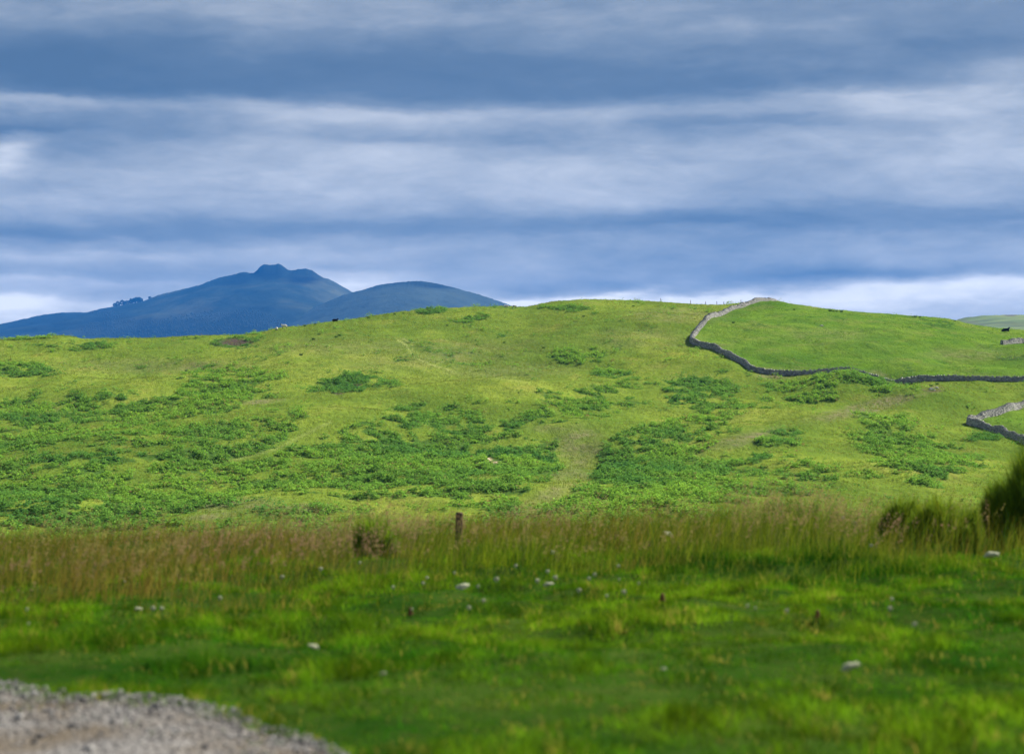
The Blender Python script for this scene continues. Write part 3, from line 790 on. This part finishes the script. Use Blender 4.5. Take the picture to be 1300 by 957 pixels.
def tuft_mesh(seed, h, sp):
    V, C = blades_mesh('t', 90, sp, h, .05, .5, (.06, .12, .02), seed, 2)
    return np_mesh('rush_tussock', V, strip_faces(90, 2), 4, False, dict(tint=C))
tm = [tuft_mesh(50 + i, .55 + .1 * i, .32) for i in range(3)]
SK = [(18,430.5),(468,402.5),(501,398),(512,397),(560,392),(1054,394),(1058,394.5),(1062,394.5),(1068,395),(1158,401),(1162,401.5),(1168,402),(1212,406.5),(400,411),(387,413)]
HP = [(427,427),(431,425),(382,450),(237,470),(405,424),(398,430),(568,412),(640,434),(1008,392.5),(1182,489),(1190,487),(741,401),(804,388),(690,441),(931,409)]
for i, (u, v) in enumerate(SK + HP):
    x, y, z = ground_at(u, v + 1.2, 150)
    o = link('rush_tussock', tm[i % 3].copy(), M_GRASS); o.location = (x, y, z - .03); o.rotation_euler = (0, 0, i * 1.3); s = random.uniform(.8, 1.25); o.scale = (s, s, s * .75)
    if i < len(SK): tag(o, 'small dark rush tussock breaking the grassy skyline', 'tussock', 'rush tussocks on the skyline')
    else: tag(o, 'small dark rush tussock dotted on the open slope below the skyline', 'tussock', 'rush tussocks on the open slope')

# ------------------------------------------------------------------ foreground field and gravel path
def path_edge(x):      # y of the far edge of the gravel
    x = np.asarray(x, float)
    e = np.interp(x, [-12, -3.8, -3.55, -2.9, -2.2, -1.57, -1.09, -.8, -.3, 12], [15.2, 14.2, 13.75, 13.2, 12.75, 11.9, 10.9, 9.9, 7.5, 6.0])
    return e + 0.42 * fbm(x / .35, x * 0, 4, 400)
def build_field():
    m = NT('field_turf'); p = pos(m)
    a = m.noise(p, 0.5, 5, .6); b = m.noise(p, 6, 4, .6)
    col = m.ramp(a, [(.35, (.012, .04, .004)), (.65, (.04, .07, .01))]); col = m.mix(m.ramp(b, [(.5, 0.), (.75, .5)]), col, (.05, .045, .015))
    mat = m.out(col, 1.0, b, .05, 0, .5, .02)
    xs = np.linspace(-40, 40, 330); ys = np.concatenate([np.linspace(-25, 7, 50)[:-1], np.linspace(7, 36, 300)[:-1], np.linspace(36, 58, 60)])
    X, Y = np.meshgrid(xs, ys); Z = T(X, np.maximum(Y, .5))
    me = np_mesh('field', np.stack([X.ravel(), Y.ravel(), Z.ravel()], 1), grid_faces(len(ys), len(xs)), 4, True)
    tag(link('field', me, mat), kind='structure')
    # gravel sheet a little above the turf
    m = NT('gravel_surface'); p = pos(m); v = m.n('ShaderNodeTexVoronoi'); v.inputs['Scale'].default_value = 38; m.l(p, v.inputs['Vector'])
    vc = m.n('ShaderNodeSeparateColor'); m.l(v.outputs['Color'], vc.inputs[0])
    col = m.ramp(vc.outputs[0], [(0, (.10, .095, .09)), (.5, (.17, .16, .15)), (1, (.25, .24, .23))])
    col = m.mix(m.ramp(m.noise(p, 1.2, 4, .6), [(.42, 0.), (.6, .75)]), col, (.11, .085, .055))
    mat = m.out(col, .95, v.outputs['Distance'], .1, 0, .8, .02)
    xs = np.linspace(-12, 12, 240); ts = np.linspace(0, 1, 60)
    X, TT = np.meshgrid(xs, ts); Y = path_edge(X) * TT + (1 - TT) * 5.0; Z = T(X, Y) + .03 - 0.03 * smooth(.93, 1., TT)
    me = np_mesh('path', np.stack([X.ravel(), Y.ravel(), Z.ravel()], 1), grid_faces(len(ts), len(xs)), 4, True)
    tag(link('path', me, mat), kind='structure')
    # loose stones on it
    n = 9000; x = rng.uniform(-4.2, 4.2, n); y = path_edge(x) - rng.exponential(1.2, n) + .08; k = (y > 8); x, y = x[k], y[k]; n = len(x)
    z = T(x, y) + .03; s = rng.uniform(.006, .018, n); s[: n // 50] *= 2.4
    c = np.array([[sx, sy, sz] for sx in (-1, 1) for sy in (-1, 1) for sz in (-1, 1)]) * .6
    V = c[None] * s[:, None, None] * rng.uniform(.6, 1.2, (n, 8, 3)); th = rng.uniform(0, 6.28, n); cc, sn = np.cos(th)[:, None], np.sin(th)[:, None]
    V = np.stack([V[..., 0]*cc - V[..., 1]*sn + x[:, None], V[..., 0]*sn + V[..., 1]*cc + y[:, None], V[..., 2] * .7 + z[:, None] + s[:, None]*.2], -1)
    F_ = CUBE_F[None] + np.arange(n)[:, None, None] * 8
    me = np_mesh('gravel', V.reshape(-1, 3), F_.reshape(-1, 4), 4)
    tag(link('gravel', me, mat_stone('gravel_stone', (.08, .077, .075), (.16, .15, .145), (.30, .29, .28))), 'loose grey gravel stones on the track in front', 'gravel', kind='stuff')
build_field()

# belt boundary: the tall grass starts nearer on the left
def tall_start(x, y):
    a = x / y
    return np.interp(a, [-.32, -.257, -.18, -.10, 0, .08, .13, .257, .32], [19.0, 19.0, 20, 22, 24, 24, 24.2, 23.4, 23]) + 2.2 * fbm(x / 1.5, y / 1.5, 2, 220)

def build_short_grass():
    n = 460000
    y = np.sqrt(rng.uniform(8.6 ** 2, 31 ** 2, n)); a = rng.uniform(-.33, .33, n); x = a * y
    nb = fbm(x / 1.1, y / 1.6, 3, 230)
    keep = (y > path_edge(x) - rng.exponential(.30, n) - .5 * np.clip(fbm(x / .3, y / .3, 3, 404), 0, 1)) & (rng.uniform(0, 1, n) < .8 + .5 * nb)
    # a few tufts invade the gravel
    x, y, nb = x[keep], y[keep], nb[keep]; z = T(x, y); n = len(x); g = np.random.default_rng(8)
    big = fbm(x / 2.2, y / 3.0, 2, 240)
    u, v = to_uv(x, y, z)
    cn = fbm(x / .28, y / .36, 2, 247); H = g.uniform(.03, .085, n) * (1 + .9 * np.clip(nb + .1, -.4, 1.2)) * (1 + .8 * cn)
    lush_shade = np.zeros(n)
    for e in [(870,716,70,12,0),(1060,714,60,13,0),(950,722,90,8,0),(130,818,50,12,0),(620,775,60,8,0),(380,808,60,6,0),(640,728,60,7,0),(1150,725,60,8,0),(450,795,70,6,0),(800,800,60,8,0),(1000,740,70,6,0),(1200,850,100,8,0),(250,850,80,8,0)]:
        lush_shade = np.maximum(lush_shade, ell(u, v, *e))
    H = H * (1 + 1.0 * lush_shade)
    r1 = g.uniform(0, 1, (n, 1)); k = np.clip(.48 + .65 * big + .6 * nb + .7 * cn, 0, 1)[:, None]
    dark = np.array([.026, .11, .004]); lite = np.array([.120, .225, .006]); dry = np.array([.36, .30, .05])
    t = dark * (1 - k) + lite * k; t = t * (.75 + .5 * r1) * (1 + .9 * np.clip(fbm(x / .22, y / .5, 3, 252), -.6, .6))[:, None]
    lush_shade = lush_shade * np.where((u > 790) & (u < 1130) & (v < 740), 1, .45); t = t * (1 - .85 * lush_shade[:, None]) + np.array([.008, .05, .003]) * .85 * lush_shade[:, None]  # bank lip's shade painted into the blade tint, fainter on the other patches
    dm = (g.uniform(0, 1, n) < .03 + .9 * np.clip(fbm(x / .22, y / .4, 3, 250) - .28, 0, 1))[:, None]
    t = np.where(dm, dry, t)
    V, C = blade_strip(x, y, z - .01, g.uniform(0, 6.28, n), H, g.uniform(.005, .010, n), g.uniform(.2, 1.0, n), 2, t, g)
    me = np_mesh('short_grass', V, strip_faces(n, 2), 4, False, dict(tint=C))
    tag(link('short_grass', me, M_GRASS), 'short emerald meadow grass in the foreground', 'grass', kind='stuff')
build_short_grass()

def build_tall_grass():
    n = 95000
    y = np.sqrt(rng.uniform(17 ** 2, 37 ** 2, n)); a = rng.uniform(-.33, .33, n); x = a * y
    ts_ = tall_start(x, y); g = np.random.default_rng(9)
    dens = smooth(-2.6, 5.0, y - ts_)
    cl = fbm(x / .7, y / .7, 3, 260)
    keep = (rng.uniform(0, 1, n) < (.15 * (dens > 0) + .85 * dens) * (.75 + .9 * cl))
    x, y, dens, cl = x[keep], y[keep], dens[keep], cl[keep]; z = T(x, y); n = len(x)
    a = x / y
    hs = np.interp(a, [-.33, -.2, -.08, -.05, 0, .08, .14, .2, .257, .33], [.40, .42, .46, .52, .50, .60, .66, .60, .52, .5])
    hs *= 1 + .85 * fbm(x / 1.5, y / 1.3, 3, 270) + .3 * fbm(x / .35, y / .5, 2, 271)
    H = hs * (.30 + .70 * dens) * g.uniform(.28, 1.18, n)
    r1 = g.uniform(0, 1, (n, 1))
    w = np.clip(.45 + 1.3 * fbm(x / 2.0, y / 2.0, 3, 280) - .55*(a/.25), 0, 1)[:, None]
    grn = np.array([.145, .195, .010]); brn = np.array([.21, .155, .028]); dg = np.array([.04, .10, .008])
    t = grn * (1 - w) + brn * w; t = np.where(r1 < .3, dg + 0 * t, t) * (.7 + .6 * g.uniform(0, 1, (n, 1)))
    ln = g.uniform(.1, .7, n)
    V, C = blade_strip(x, y, z - .02, g.normal(.3, 1.3, n), H, g.uniform(.005, .010, n), ln, 3, t, g)
    F_ = strip_faces(n, 3)
    # seed heads: loose panicles on bare stems
    m = 15000
    ys = np.sqrt(rng.uniform(20 ** 2, 36.5 ** 2, m)); aa = rng.uniform(-.33, .33, m); xs = aa * ys
    us = U0 + F * aa
    pd = np.interp(us, [-100, 0, 300, 440, 520, 560, 640, 700, 790, 900, 960, 1060, 1110, 1200, 1300, 1400], [.3, .3, .5, .7, .7, .35, .35, .6, .4, .3, .9, .9, .45, .22, .12, .2])
    k = (rng.uniform(0, 1, m) < smooth(0, 3, ys - tall_start(xs, ys)) * pd * .7 * (.8 + .6 * fbm(xs / .9, ys / .9, 2, 290)))
    xs, ys, us = xs[k], ys[k], us[k]; zs = T(xs, ys); m = len(xs)
    hh = np.interp(us, [-100, 0, 200, 420, 470, 520, 600, 700, 760, 850, 940, 1040, 1080, 1200, 1300, 1400], [.52, .52, .55, .60, .74, .72, .56, .64, .70, .62, .86, .84, .66, .66, .7, .7]) * g.uniform(.55, 1.15, m) * (1 + .35 * fbm(xs / 1.1, ys / 1.1, 2, 297))
    d = g.normal(.4, .9, m); lean = g.uniform(.1, .45, m)
    stem_t = np.array([.17, .14, .05])[None] * g.uniform(.7, 1.2, (m, 1))
    V2, C2 = blade_strip(xs, ys, zs, d, hh, np.full(m, .0035), lean, 3, stem_t, g); F2 = strip_faces(m, 3)
    K = 16; pk = g.uniform(.72, 1.02, (m, K)); 
    off = lean[:, None] * hh[:, None] * pk * pk
    spread = .035 * (1.12 - pk) * 3.2 + .006
    th = g.uniform(0, 6.28, (m, K)); rad = spread * g.uniform(.3, 1, (m, K))
    cx = xs[:, None] + np.cos(d)[:, None] * off + rad * np.cos(th); cy = ys[:, None] + np.sin(d)[:, None] * off + rad * np.sin(th)
    cz = zs[:, None] + hh[:, None] * pk * (1 - .25 * lean[:, None] * pk)
    sz = g.uniform(.008, .015, (m, K)); q = g.normal(0, 1, (m, K, 3)); q /= np.linalg.norm(q, axis=-1, keepdims=True); q2 = np.cross(q, np.array([0.3, .2, 1.])); q2 /= np.linalg.norm(q2, axis=-1, keepdims=True)
    c = np.stack([cx, cy, cz], -1)
    P4 = np.stack([c - q2*sz[..., None]*1.3, c + q*sz[..., None]*.5, c + q2*sz[..., None]*1.3, c - q*sz[..., None]*.5], 2)
    pink = np.array([.27, .165, .10]); straw = np.array([.26, .22, .07]); pw = np.clip(.5 + fbm(xs / 1.8, ys / 1.8, 2, 295) * 1.5, 0, 1)[:, None]
    pt = (pink * pw + straw * (1 - pw)) * g.uniform(.7, 1.3, (m, 1))
    V3 = P4.reshape(-1, 3); C3 = np.broadcast_to(pt[:, None, None, :], P4.shape).reshape(-1, 3); F3 = np.arange(len(V3)).reshape(-1, 4)
    VV = np.concatenate([V, V2, V3]); CC = np.concatenate([C, C2, C3]); FF = np.concatenate([F_, F2 + len(V), F3 + len(V) + len(V2)])
    me = np_mesh('tall_grass', VV, FF, 4, False, dict(tint=CC))
    tag(link('tall_grass', me, M_TALL), 'tall seeding grass with pinkish brown heads along the field edge', 'grass', kind='stuff')
build_tall_grass()

# ------------------------------------------------------------------ foreground bushes and weeds
M_STEM = NT('woody_stem').out((.05, .035, .02), .9)
def rush_bush(u, y, w, h, n, lab, seed, tint=(.03, .07, .008), name='bush', lean=.35, bw=.012, dz=0):
    a = ae(u, 600)[0]; x = a * y
    o = empty(name, (x, y, Ts(x, y))); tag(o, lab, name.replace('_', ' '))
    g = np.random.default_rng(seed)
    az = g.uniform(0, 6.28, n); rr = np.sqrt(g.uniform(0, 1, n)); bx = rr*np.cos(az)*w*.62; by = rr*np.sin(az)*w*.5
    top = 1 - .5 * rr ** 2.2
    lump = 1 + .7 * fbm(bx / .2 + seed, by / .2, 3, seed)
    z0 = h * top * g.uniform(0, .72, n) * lump; H = np.maximum((h * top * lump - z0) * g.uniform(.35, 1.0, n), .06)
    d = np.arctan2(by, bx) + g.normal(0, .7, n)
    t = np.array(tint)[None] * g.uniform(.45, 1.7, (n, 1)); t = t + (g.uniform(0, 1, (n, 1)) < .2) * np.array([.12, .11, .0])
    V, C = blade_strip(bx * (1 + .45 * z0 / h), by * (1 + .45 * z0 / h), z0, d, H, bw * g.uniform(.7, 1.4, n), lean * g.uniform(.2, 1.4, n), 2, t, g)
    link('foliage', np_mesh('foliage', V, strip_faces(n, 2), 4, False, dict(tint=C)), M_GRASS, o)
    k = 40; az = g.uniform(0, 6.28, k); V, C = blade_strip(.1*w*np.cos(az), .1*w*np.sin(az), 0*az - .02, az, h * g.uniform(.5, .8, k), np.full(k, .022), g.uniform(.3, .9, k), 3, np.tile([[.05, .035, .02]], (k, 1)), g)
    link('stem', np_mesh('stem', V, strip_faces(k, 3), 4), M_STEM, o)
    return o
rush_bush(1304, 29.0, .88, 1.26, 16000, 'dark green broom bush, tallest, at the right edge of the field', 301, (.09, .16, .012))
rush_bush(1196, 29.5, .80, .72, 8000, 'low dark bush just left of the tall broom bush', 302, (.11, .18, .014))
rush_bush(1142, 30.0, .42, .85, 3500, 'small rounded bush left of the low dark bush', 303, (.12, .19, .014))
rush_bush(478, 29.0, .50, .72, 1300, 'clump of dark leafy weeds in the tall grass left of the fence post', 304, (.10, .18, .012), 'weed_clump')
# ------------------------------------------------------------------ flowers
M_WHITE = NT('white_petal').out((.46, .47, .33), .9, None, .05, .25)
M_YEL = NT('flower_centre').out((.55, .45, .15), .8)
M_GSTEM = NT('green_stem').out((.07, .12, .02), .8)
def head_mesh(kind):
    bm = bmesh.new(); bmesh.ops.create_icosphere(bm, subdivisions=4, radius=1)
    g = np.random.default_rng(5); n = 40 if kind == 'big' else 26
    pts = [Vector((math.sqrt(1 - c * c) * math.cos(t), math.sqrt(1 - c * c) * math.sin(t), c)) for c, t in ((1 - 2 * (i + .5) / n, i * 2.39996) for i in range(n))]
    for v in bm.verts:
        d = min((v.co - p).length for p in pts); v.co *= .72 + .28 * math.cos(min(d / .42, 1) * math.pi / 2) + .35 * mnoise.noise(v.co * 1.6)
        if kind == 'big':
            v.co.z = v.co.z * .55 if v.co.z > 0 else v.co.z * .22
    return bm_mesh('flower_head', bm, True)
def ray_stem(r, n, h):
    bm = bmesh.new(); bmesh.ops.create_cone(bm, segments=6, radius1=.003, radius2=.002, depth=h, matrix=Matrix.Translation((0, 0, -h/2 - r*.4)))
    for i in range(0, n, 2):
        q = math.sqrt((i + .5) / n); th = i * 2.39996; p = Vector((r*q*math.cos(th), r*q*math.sin(th), .3*r*(1-q*q))); b = Vector((0, 0, -r*.42)); d = p - b
        m = Matrix.Translation((p + b) / 2) @ d.to_track_quat('Z', 'Y').to_matrix().to_4x4()
        bmesh.ops.create_cone(bm, segments=4, radius1=.0015, radius2=.001, depth=d.length, matrix=m)
    return bm_mesh('stem', bm)
proto = {}
def flower(u, v, wpx, lab, group, kind, name='white_flower', cat='flower'):
    x, y, z = ground_at(u, v + (18 if v < 790 else 26), 8, 34); r = wpx / 2 / F * y * (1.0 if kind == 'big' else 1.0)
    if kind not in proto:
        proto[kind] = head_mesh(kind); proto[kind].materials.append(M_WHITE)
    _, e = ae(u, v); ztop = CAMZ + e * y; h = max(ztop - z, .05)
    t = empty(name, (x, y, z)); tag(t, lab, cat, group)
    o = link('flower_head', proto[kind], None, t); o.scale = (r, r, r); o.location = (0, 0, h); o.rotation_euler = (R(random.uniform(5, 25)), 0, 0)
    s = link('stem', ray_stem(r, 10, h), M_GSTEM, t); s.location = (0, 0, h)
    t.rotation_euler = (0, 0, random.uniform(0, 6.28))
FB = [(1079,847,24,'large white flower head near the bottom right of the grass'),(1259,705,20,'large white flower head below the tall broom bush'),
      (588,745,17,'white flower cluster below and right of the lone fence post'),(398,821,14,'white flower head low in the short grass above the gravel'),
      (848,678,13,'white flower head up among the tall grass, left of the dark-tinted bank lip'),(696,742,13,'white flower cluster right of centre among smaller clover heads'),
      (175,773,10,'white flower at the left, beside two smaller ones in a row'),(842,849,8,'pale flower near the bottom edge, right of centre'),(486,855,9,'pale flower near the bottom edge, left of centre')]
for u, v, w, lab in FB: flower(u, v, w, lab, 'white flower heads in the foreground grass', 'big')
FS = [(194,772),(205,772),(279,759),(358,732),(407,722),(34,773),(36,791),(158,738),(457,714),(701,701),(695,725),(682,737),(607,744),(577,727),(542,733),(537,740),(499,745),
      (595,771),(614,762),(735,749),(748,734),(755,729),(785,718),(786,735),(811,740),(792,751),(770,756),(523,773),(949,769),(959,771),(999,775),(1130,772),(1132,760),(1161,792),(1070,657),(1084,663),(1106,692),(630,735),(705,733),(655,718)]
for u, v in FS: flower(u, v, random.uniform(3.2, 6.5), 'small white clover head dotted in the foreground grass', 'small clover heads in the foreground grass', 'small', 'clover_flower')
def dock(u, v, hpx, lab, seed):
    x, y, z = ground_at(u, v + hpx, 8, 34); h = hpx / F * y + .05
    t = empty('dock_plant', (x, y, z)); tag(t, lab, 'weed', 'brown dock seed heads')
    bm = bmesh.new(); bmesh.ops.create_cone(bm, segments=6, radius1=.005, radius2=.002, depth=h, matrix=Matrix.Translation((0, 0, h/2))); link('stem', bm_mesh('stem', bm), M_STEM, t)
    g = np.random.default_rng(seed); bm = bmesh.new()
    for i in range(60):
        q = g.uniform(.35, 1); rr = .022 * (1.15 - q) + .006; th = g.uniform(0, 6.28)
        bmesh.ops.create_icosphere(bm, subdivisions=1, radius=g.uniform(.006, .011), matrix=Matrix.Translation((rr*math.cos(th), rr*math.sin(th), h*q)))
    link('seed_head', bm_mesh('seed_head', bm), NT('dock_seed').out((.16, .07, .03), .9), t)
dock(521, 778, 8, 'dark brown dock seed head in the short grass left of centre', 1); dock(841, 760, 8, 'reddish brown dock seed head right of centre', 2)
dock(1038, 782, 8, 'small brown dock seed head right of the row of clover heads', 3)

# ------------------------------------------------------------------ air
def build_haze():
    bm = bmesh.new(); bmesh.ops.create_cube(bm, size=1)
    for v in bm.verts: v.co = Vector((v.co.x * 12600, v.co.y * 12200 + 4750, (v.co.z + .5) * 900 - 58))
    o = link('haze', bm_mesh('haze', bm)); tag(o, kind='stuff')
    m = bpy.data.materials.new('haze'); m.use_nodes = True; t = m.node_tree; t.nodes.clear()
    v = t.nodes.new('ShaderNodeVolumePrincipled'); v.inputs['Color'].default_value = (*HAZE_C, 1); v.inputs['Density'].default_value = HAZE_D; v.inputs['Anisotropy'].default_value = 0.0
    ou = t.nodes.new('ShaderNodeOutputMaterial'); t.links.new(v.outputs[0], ou.inputs['Volume']); o.data.materials.append(m)
HAZE_C = (.04, .31, 1.0); HAZE_D = 0.52e-4
build_haze()

# ------------------------------------------------------------------ sky, sun
SUN_AZ, SUN_EL = R(49), R(40)       # from +Y towards +X
w = bpy.data.worlds.new('World'); scene.world = w; w.use_nodes = True
def build_world():
    m = NT('w', w)
    d = m.n('ShaderNodeTexCoord').outputs['Generated']
    sp = m.n('ShaderNodeSeparateXYZ'); m.l(d, sp.inputs[0]); X, Y, Z = sp.outputs
    hor = m.math('SQRT', m.math('ADD', m.math('MULTIPLY', X, X), m.math('MULTIPLY', Y, Y)))
    el = m.math('DIVIDE', Z, m.math('MAXIMUM', hor, .05)); az = m.math('ARCTAN2', X, Y)
    # cloud coordinates in angle: wide in azimuth, thin in elevation (layers seen edge-on)
    cb = m.n('ShaderNodeCombineXYZ'); m.l(az, cb.inputs[0]); m.l(el, cb.inputs[1])
    q = cb.outputs[0]
    w1 = m.noise(m.mapping(q, (5, 22, 1)), 1.0, 4, .55); w2 = m.noise(m.mapping(q, (5, 22, 1), (7, 3, 0)), 1.0, 4, .55)
    w3 = m.noise(m.mapping(q, (18, 60, 1), (2, 9, 0)), 1.0, 4, .6)
    el2 = m.math('ADD', el, m.math('ADD', m.math('MULTIPLY', m.math('SUBTRACT', w1, .5), .030), m.math('MULTIPLY', m.math('SUBTRACT', w3, .5), .012)))
    az2 = m.math('ADD', az, m.math('MULTIPLY', m.math('SUBTRACT', w2, .5), .10))
    acc = None
    BL = [(650,112,1400,30,-.26),(60,95,260,42,-.10),(1150,66,300,22,-.10),(350,70,400,25,-.06),(600,25,420,26,.05),(1250,10,300,20,-.05),
          (80,133,200,9,.20),(420,142,300,8,.10),(1290,112,130,26,.28),(1100,140,220,12,.14),(700,150,300,10,.05),(950,160,140,6,-.10),
          (500,180,420,10,-.06),(0,172,120,7,-.16),(12,197,34,20,.34),(720,215,420,34,.20),(1100,185,260,22,.16),(300,235,260,18,.08),(1280,215,120,30,.10),(1180,200,60,14,-.07),
          (120,300,260,14,-.14),(900,287,280,12,-.22),(1270,278,120,11,-.16),(500,298,160,10,-.08),(660,250,500,14,.04),
          (150,330,300,9,.08),(1000,315,400,10,.04),(700,345,700,14,-.02),(1060,356,160,7,-.14),(700,362,140,6,-.06),
          (80,368,260,12,.20),(0,400,200,14,.30),(440,352,110,11,.16),(470,364,60,9,.16),(700,384,160,12,.34),(950,380,260,10,.24),(1250,372,220,11,.28),(1100,392,500,8,.10),(650,410,1500,22,.20),(650,335,1500,26,.10),(700,385,1500,12,.08)]
    for (u, v, su, sv, am) in BL:
        a0 = math.atan((u - U0) / F); e0 = ae(u, v)[1] ; sa = su / F; se = sv * 1.45 / F
        dx = m.math('MULTIPLY', m.math('SUBTRACT', az2, a0), 1 / sa); dy = m.math('MULTIPLY', m.math('SUBTRACT', el2, e0), 1 / se)
        dy = m.math('MAXIMUM', dy, m.math('MULTIPLY', dy, -2.0)) if am < 0 else m.math('MAXIMUM', m.math('MULTIPLY', dy, -1.0), m.math('MULTIPLY', dy, 1.8))
        g = m.math('EXPONENT', m.math('MULTIPLY', m.math('ADD', m.math('MULTIPLY', dx, dx), m.math('MULTIPLY', dy, dy)), -1.0))
        g = m.math('MULTIPLY', g, am * (1.35 if v > 340 else 1.2)); acc = g if acc is None else m.math('ADD', acc, g)
    s1 = m.noise(m.mapping(q, (6, 26, 1), (1, 4, 0), (0, 0, .03)), 1.0, 6, .52, .5)
    s2 = m.noise(m.mapping(q, (24, 70, 1), (5, 1, 0), (0, 0, -.04)), 1.0, 6, .55, .4)
    s4 = m.noise(m.mapping(q, (38, 105, 1), (3, 6, 0), (0, 0, .05)), 1.0, 6, .62, .8)
    s3 = m.noise(m.mapping(q, (1.4, 6, 1), (5, 8, 0)), 1.0, 4, .5)
    B = m.math('ADD', acc, m.math('ADD', m.math('MULTIPLY', m.math('SUBTRACT', s1, .5), .66), m.math('MULTIPLY', m.math('SUBTRACT', s2, .5), .26)))
    B = m.math('ADD', B, m.math('ADD', m.math('MULTIPLY', m.math('SUBTRACT', s3, .5), .25), m.math('ADD', m.math('MULTIPLY', m.math('SUBTRACT', s4, .5), .16), SKY_B)))
    cloud = m.ramp(B, [(0.0, (.080, .125, .175)), (.20, (.120, .170, .225)), (.40, (.235, .285, .330)), (.58, (.440, .475, .495)), (.78, (.74, .75, .74)), (1.0, (1.30, 1.26, 1.17))])
    sky = m.n('ShaderNodeTexSky'); sky.sky_type = 'NISHITA'; sky.sun_disc = False; sky.sun_elevation = SUN_EL; sky.sun_rotation = SUN_AZ
    sk = m.mix(1.0, sky.outputs[0], (.55, .62, .75), 'MULTIPLY')
    sc = m.mix(1.0, cloud, (CLOUD_K,) * 3, 'MULTIPLY')
    col = m.mix(.93, sk, sc)
    bg = m.n('ShaderNodeBackground'); m.l(col, bg.inputs[0]); bg.inputs[1].default_value = .1
    o = m.n('ShaderNodeOutputWorld'); m.l(bg.outputs[0], o.inputs[0])
SKY_B = .45; CLOUD_K = 4.0
build_world()
w.cycles.sampling_method = 'MANUAL'; w.cycles.sample_map_resolution = 512

sl = bpy.data.lights.new('sun', 'SUN'); sl.energy = 4.8; sl.angle = R(0.53); sl.color = (1.0, .95, .86)
so = bpy.data.objects.new('sun', sl); COL.objects.link(so)
dirv = Vector((math.sin(SUN_AZ) * math.cos(SUN_EL), math.cos(SUN_AZ) * math.cos(SUN_EL), math.sin(SUN_EL)))
so.rotation_euler = dirv.to_track_quat('Z', 'Y').to_euler()

# ------------------------------------------------------------------ camera
cd = bpy.data.cameras.new('camera'); co = bpy.data.objects.new('camera', cd); COL.objects.link(co)
co.location = (0, 0, CAMZ); co.rotation_euler = (math.pi / 2 + PITCH, 0, 0)
cd.sensor_width = 36; cd.lens = 36 * F / 1300; cd.clip_end = 40000; cd.clip_start = .1
cd.dof.use_dof = True; cd.dof.focus_distance = 420; cd.dof.aperture_fstop = 1.8
scene.camera = co
vs = scene.view_settings; vs.view_transform = 'Standard'; vs.look = 'None'; vs.gamma = 1; vs.exposure = 1.3
scene.render.resolution_x = 1024; scene.render.resolution_y = 753
cy = scene.cycles
cy.max_bounces = 6; cy.diffuse_bounces = 2; cy.transmission_bounces = 3; cy.volume_bounces = 0; cy.use_denoising = True
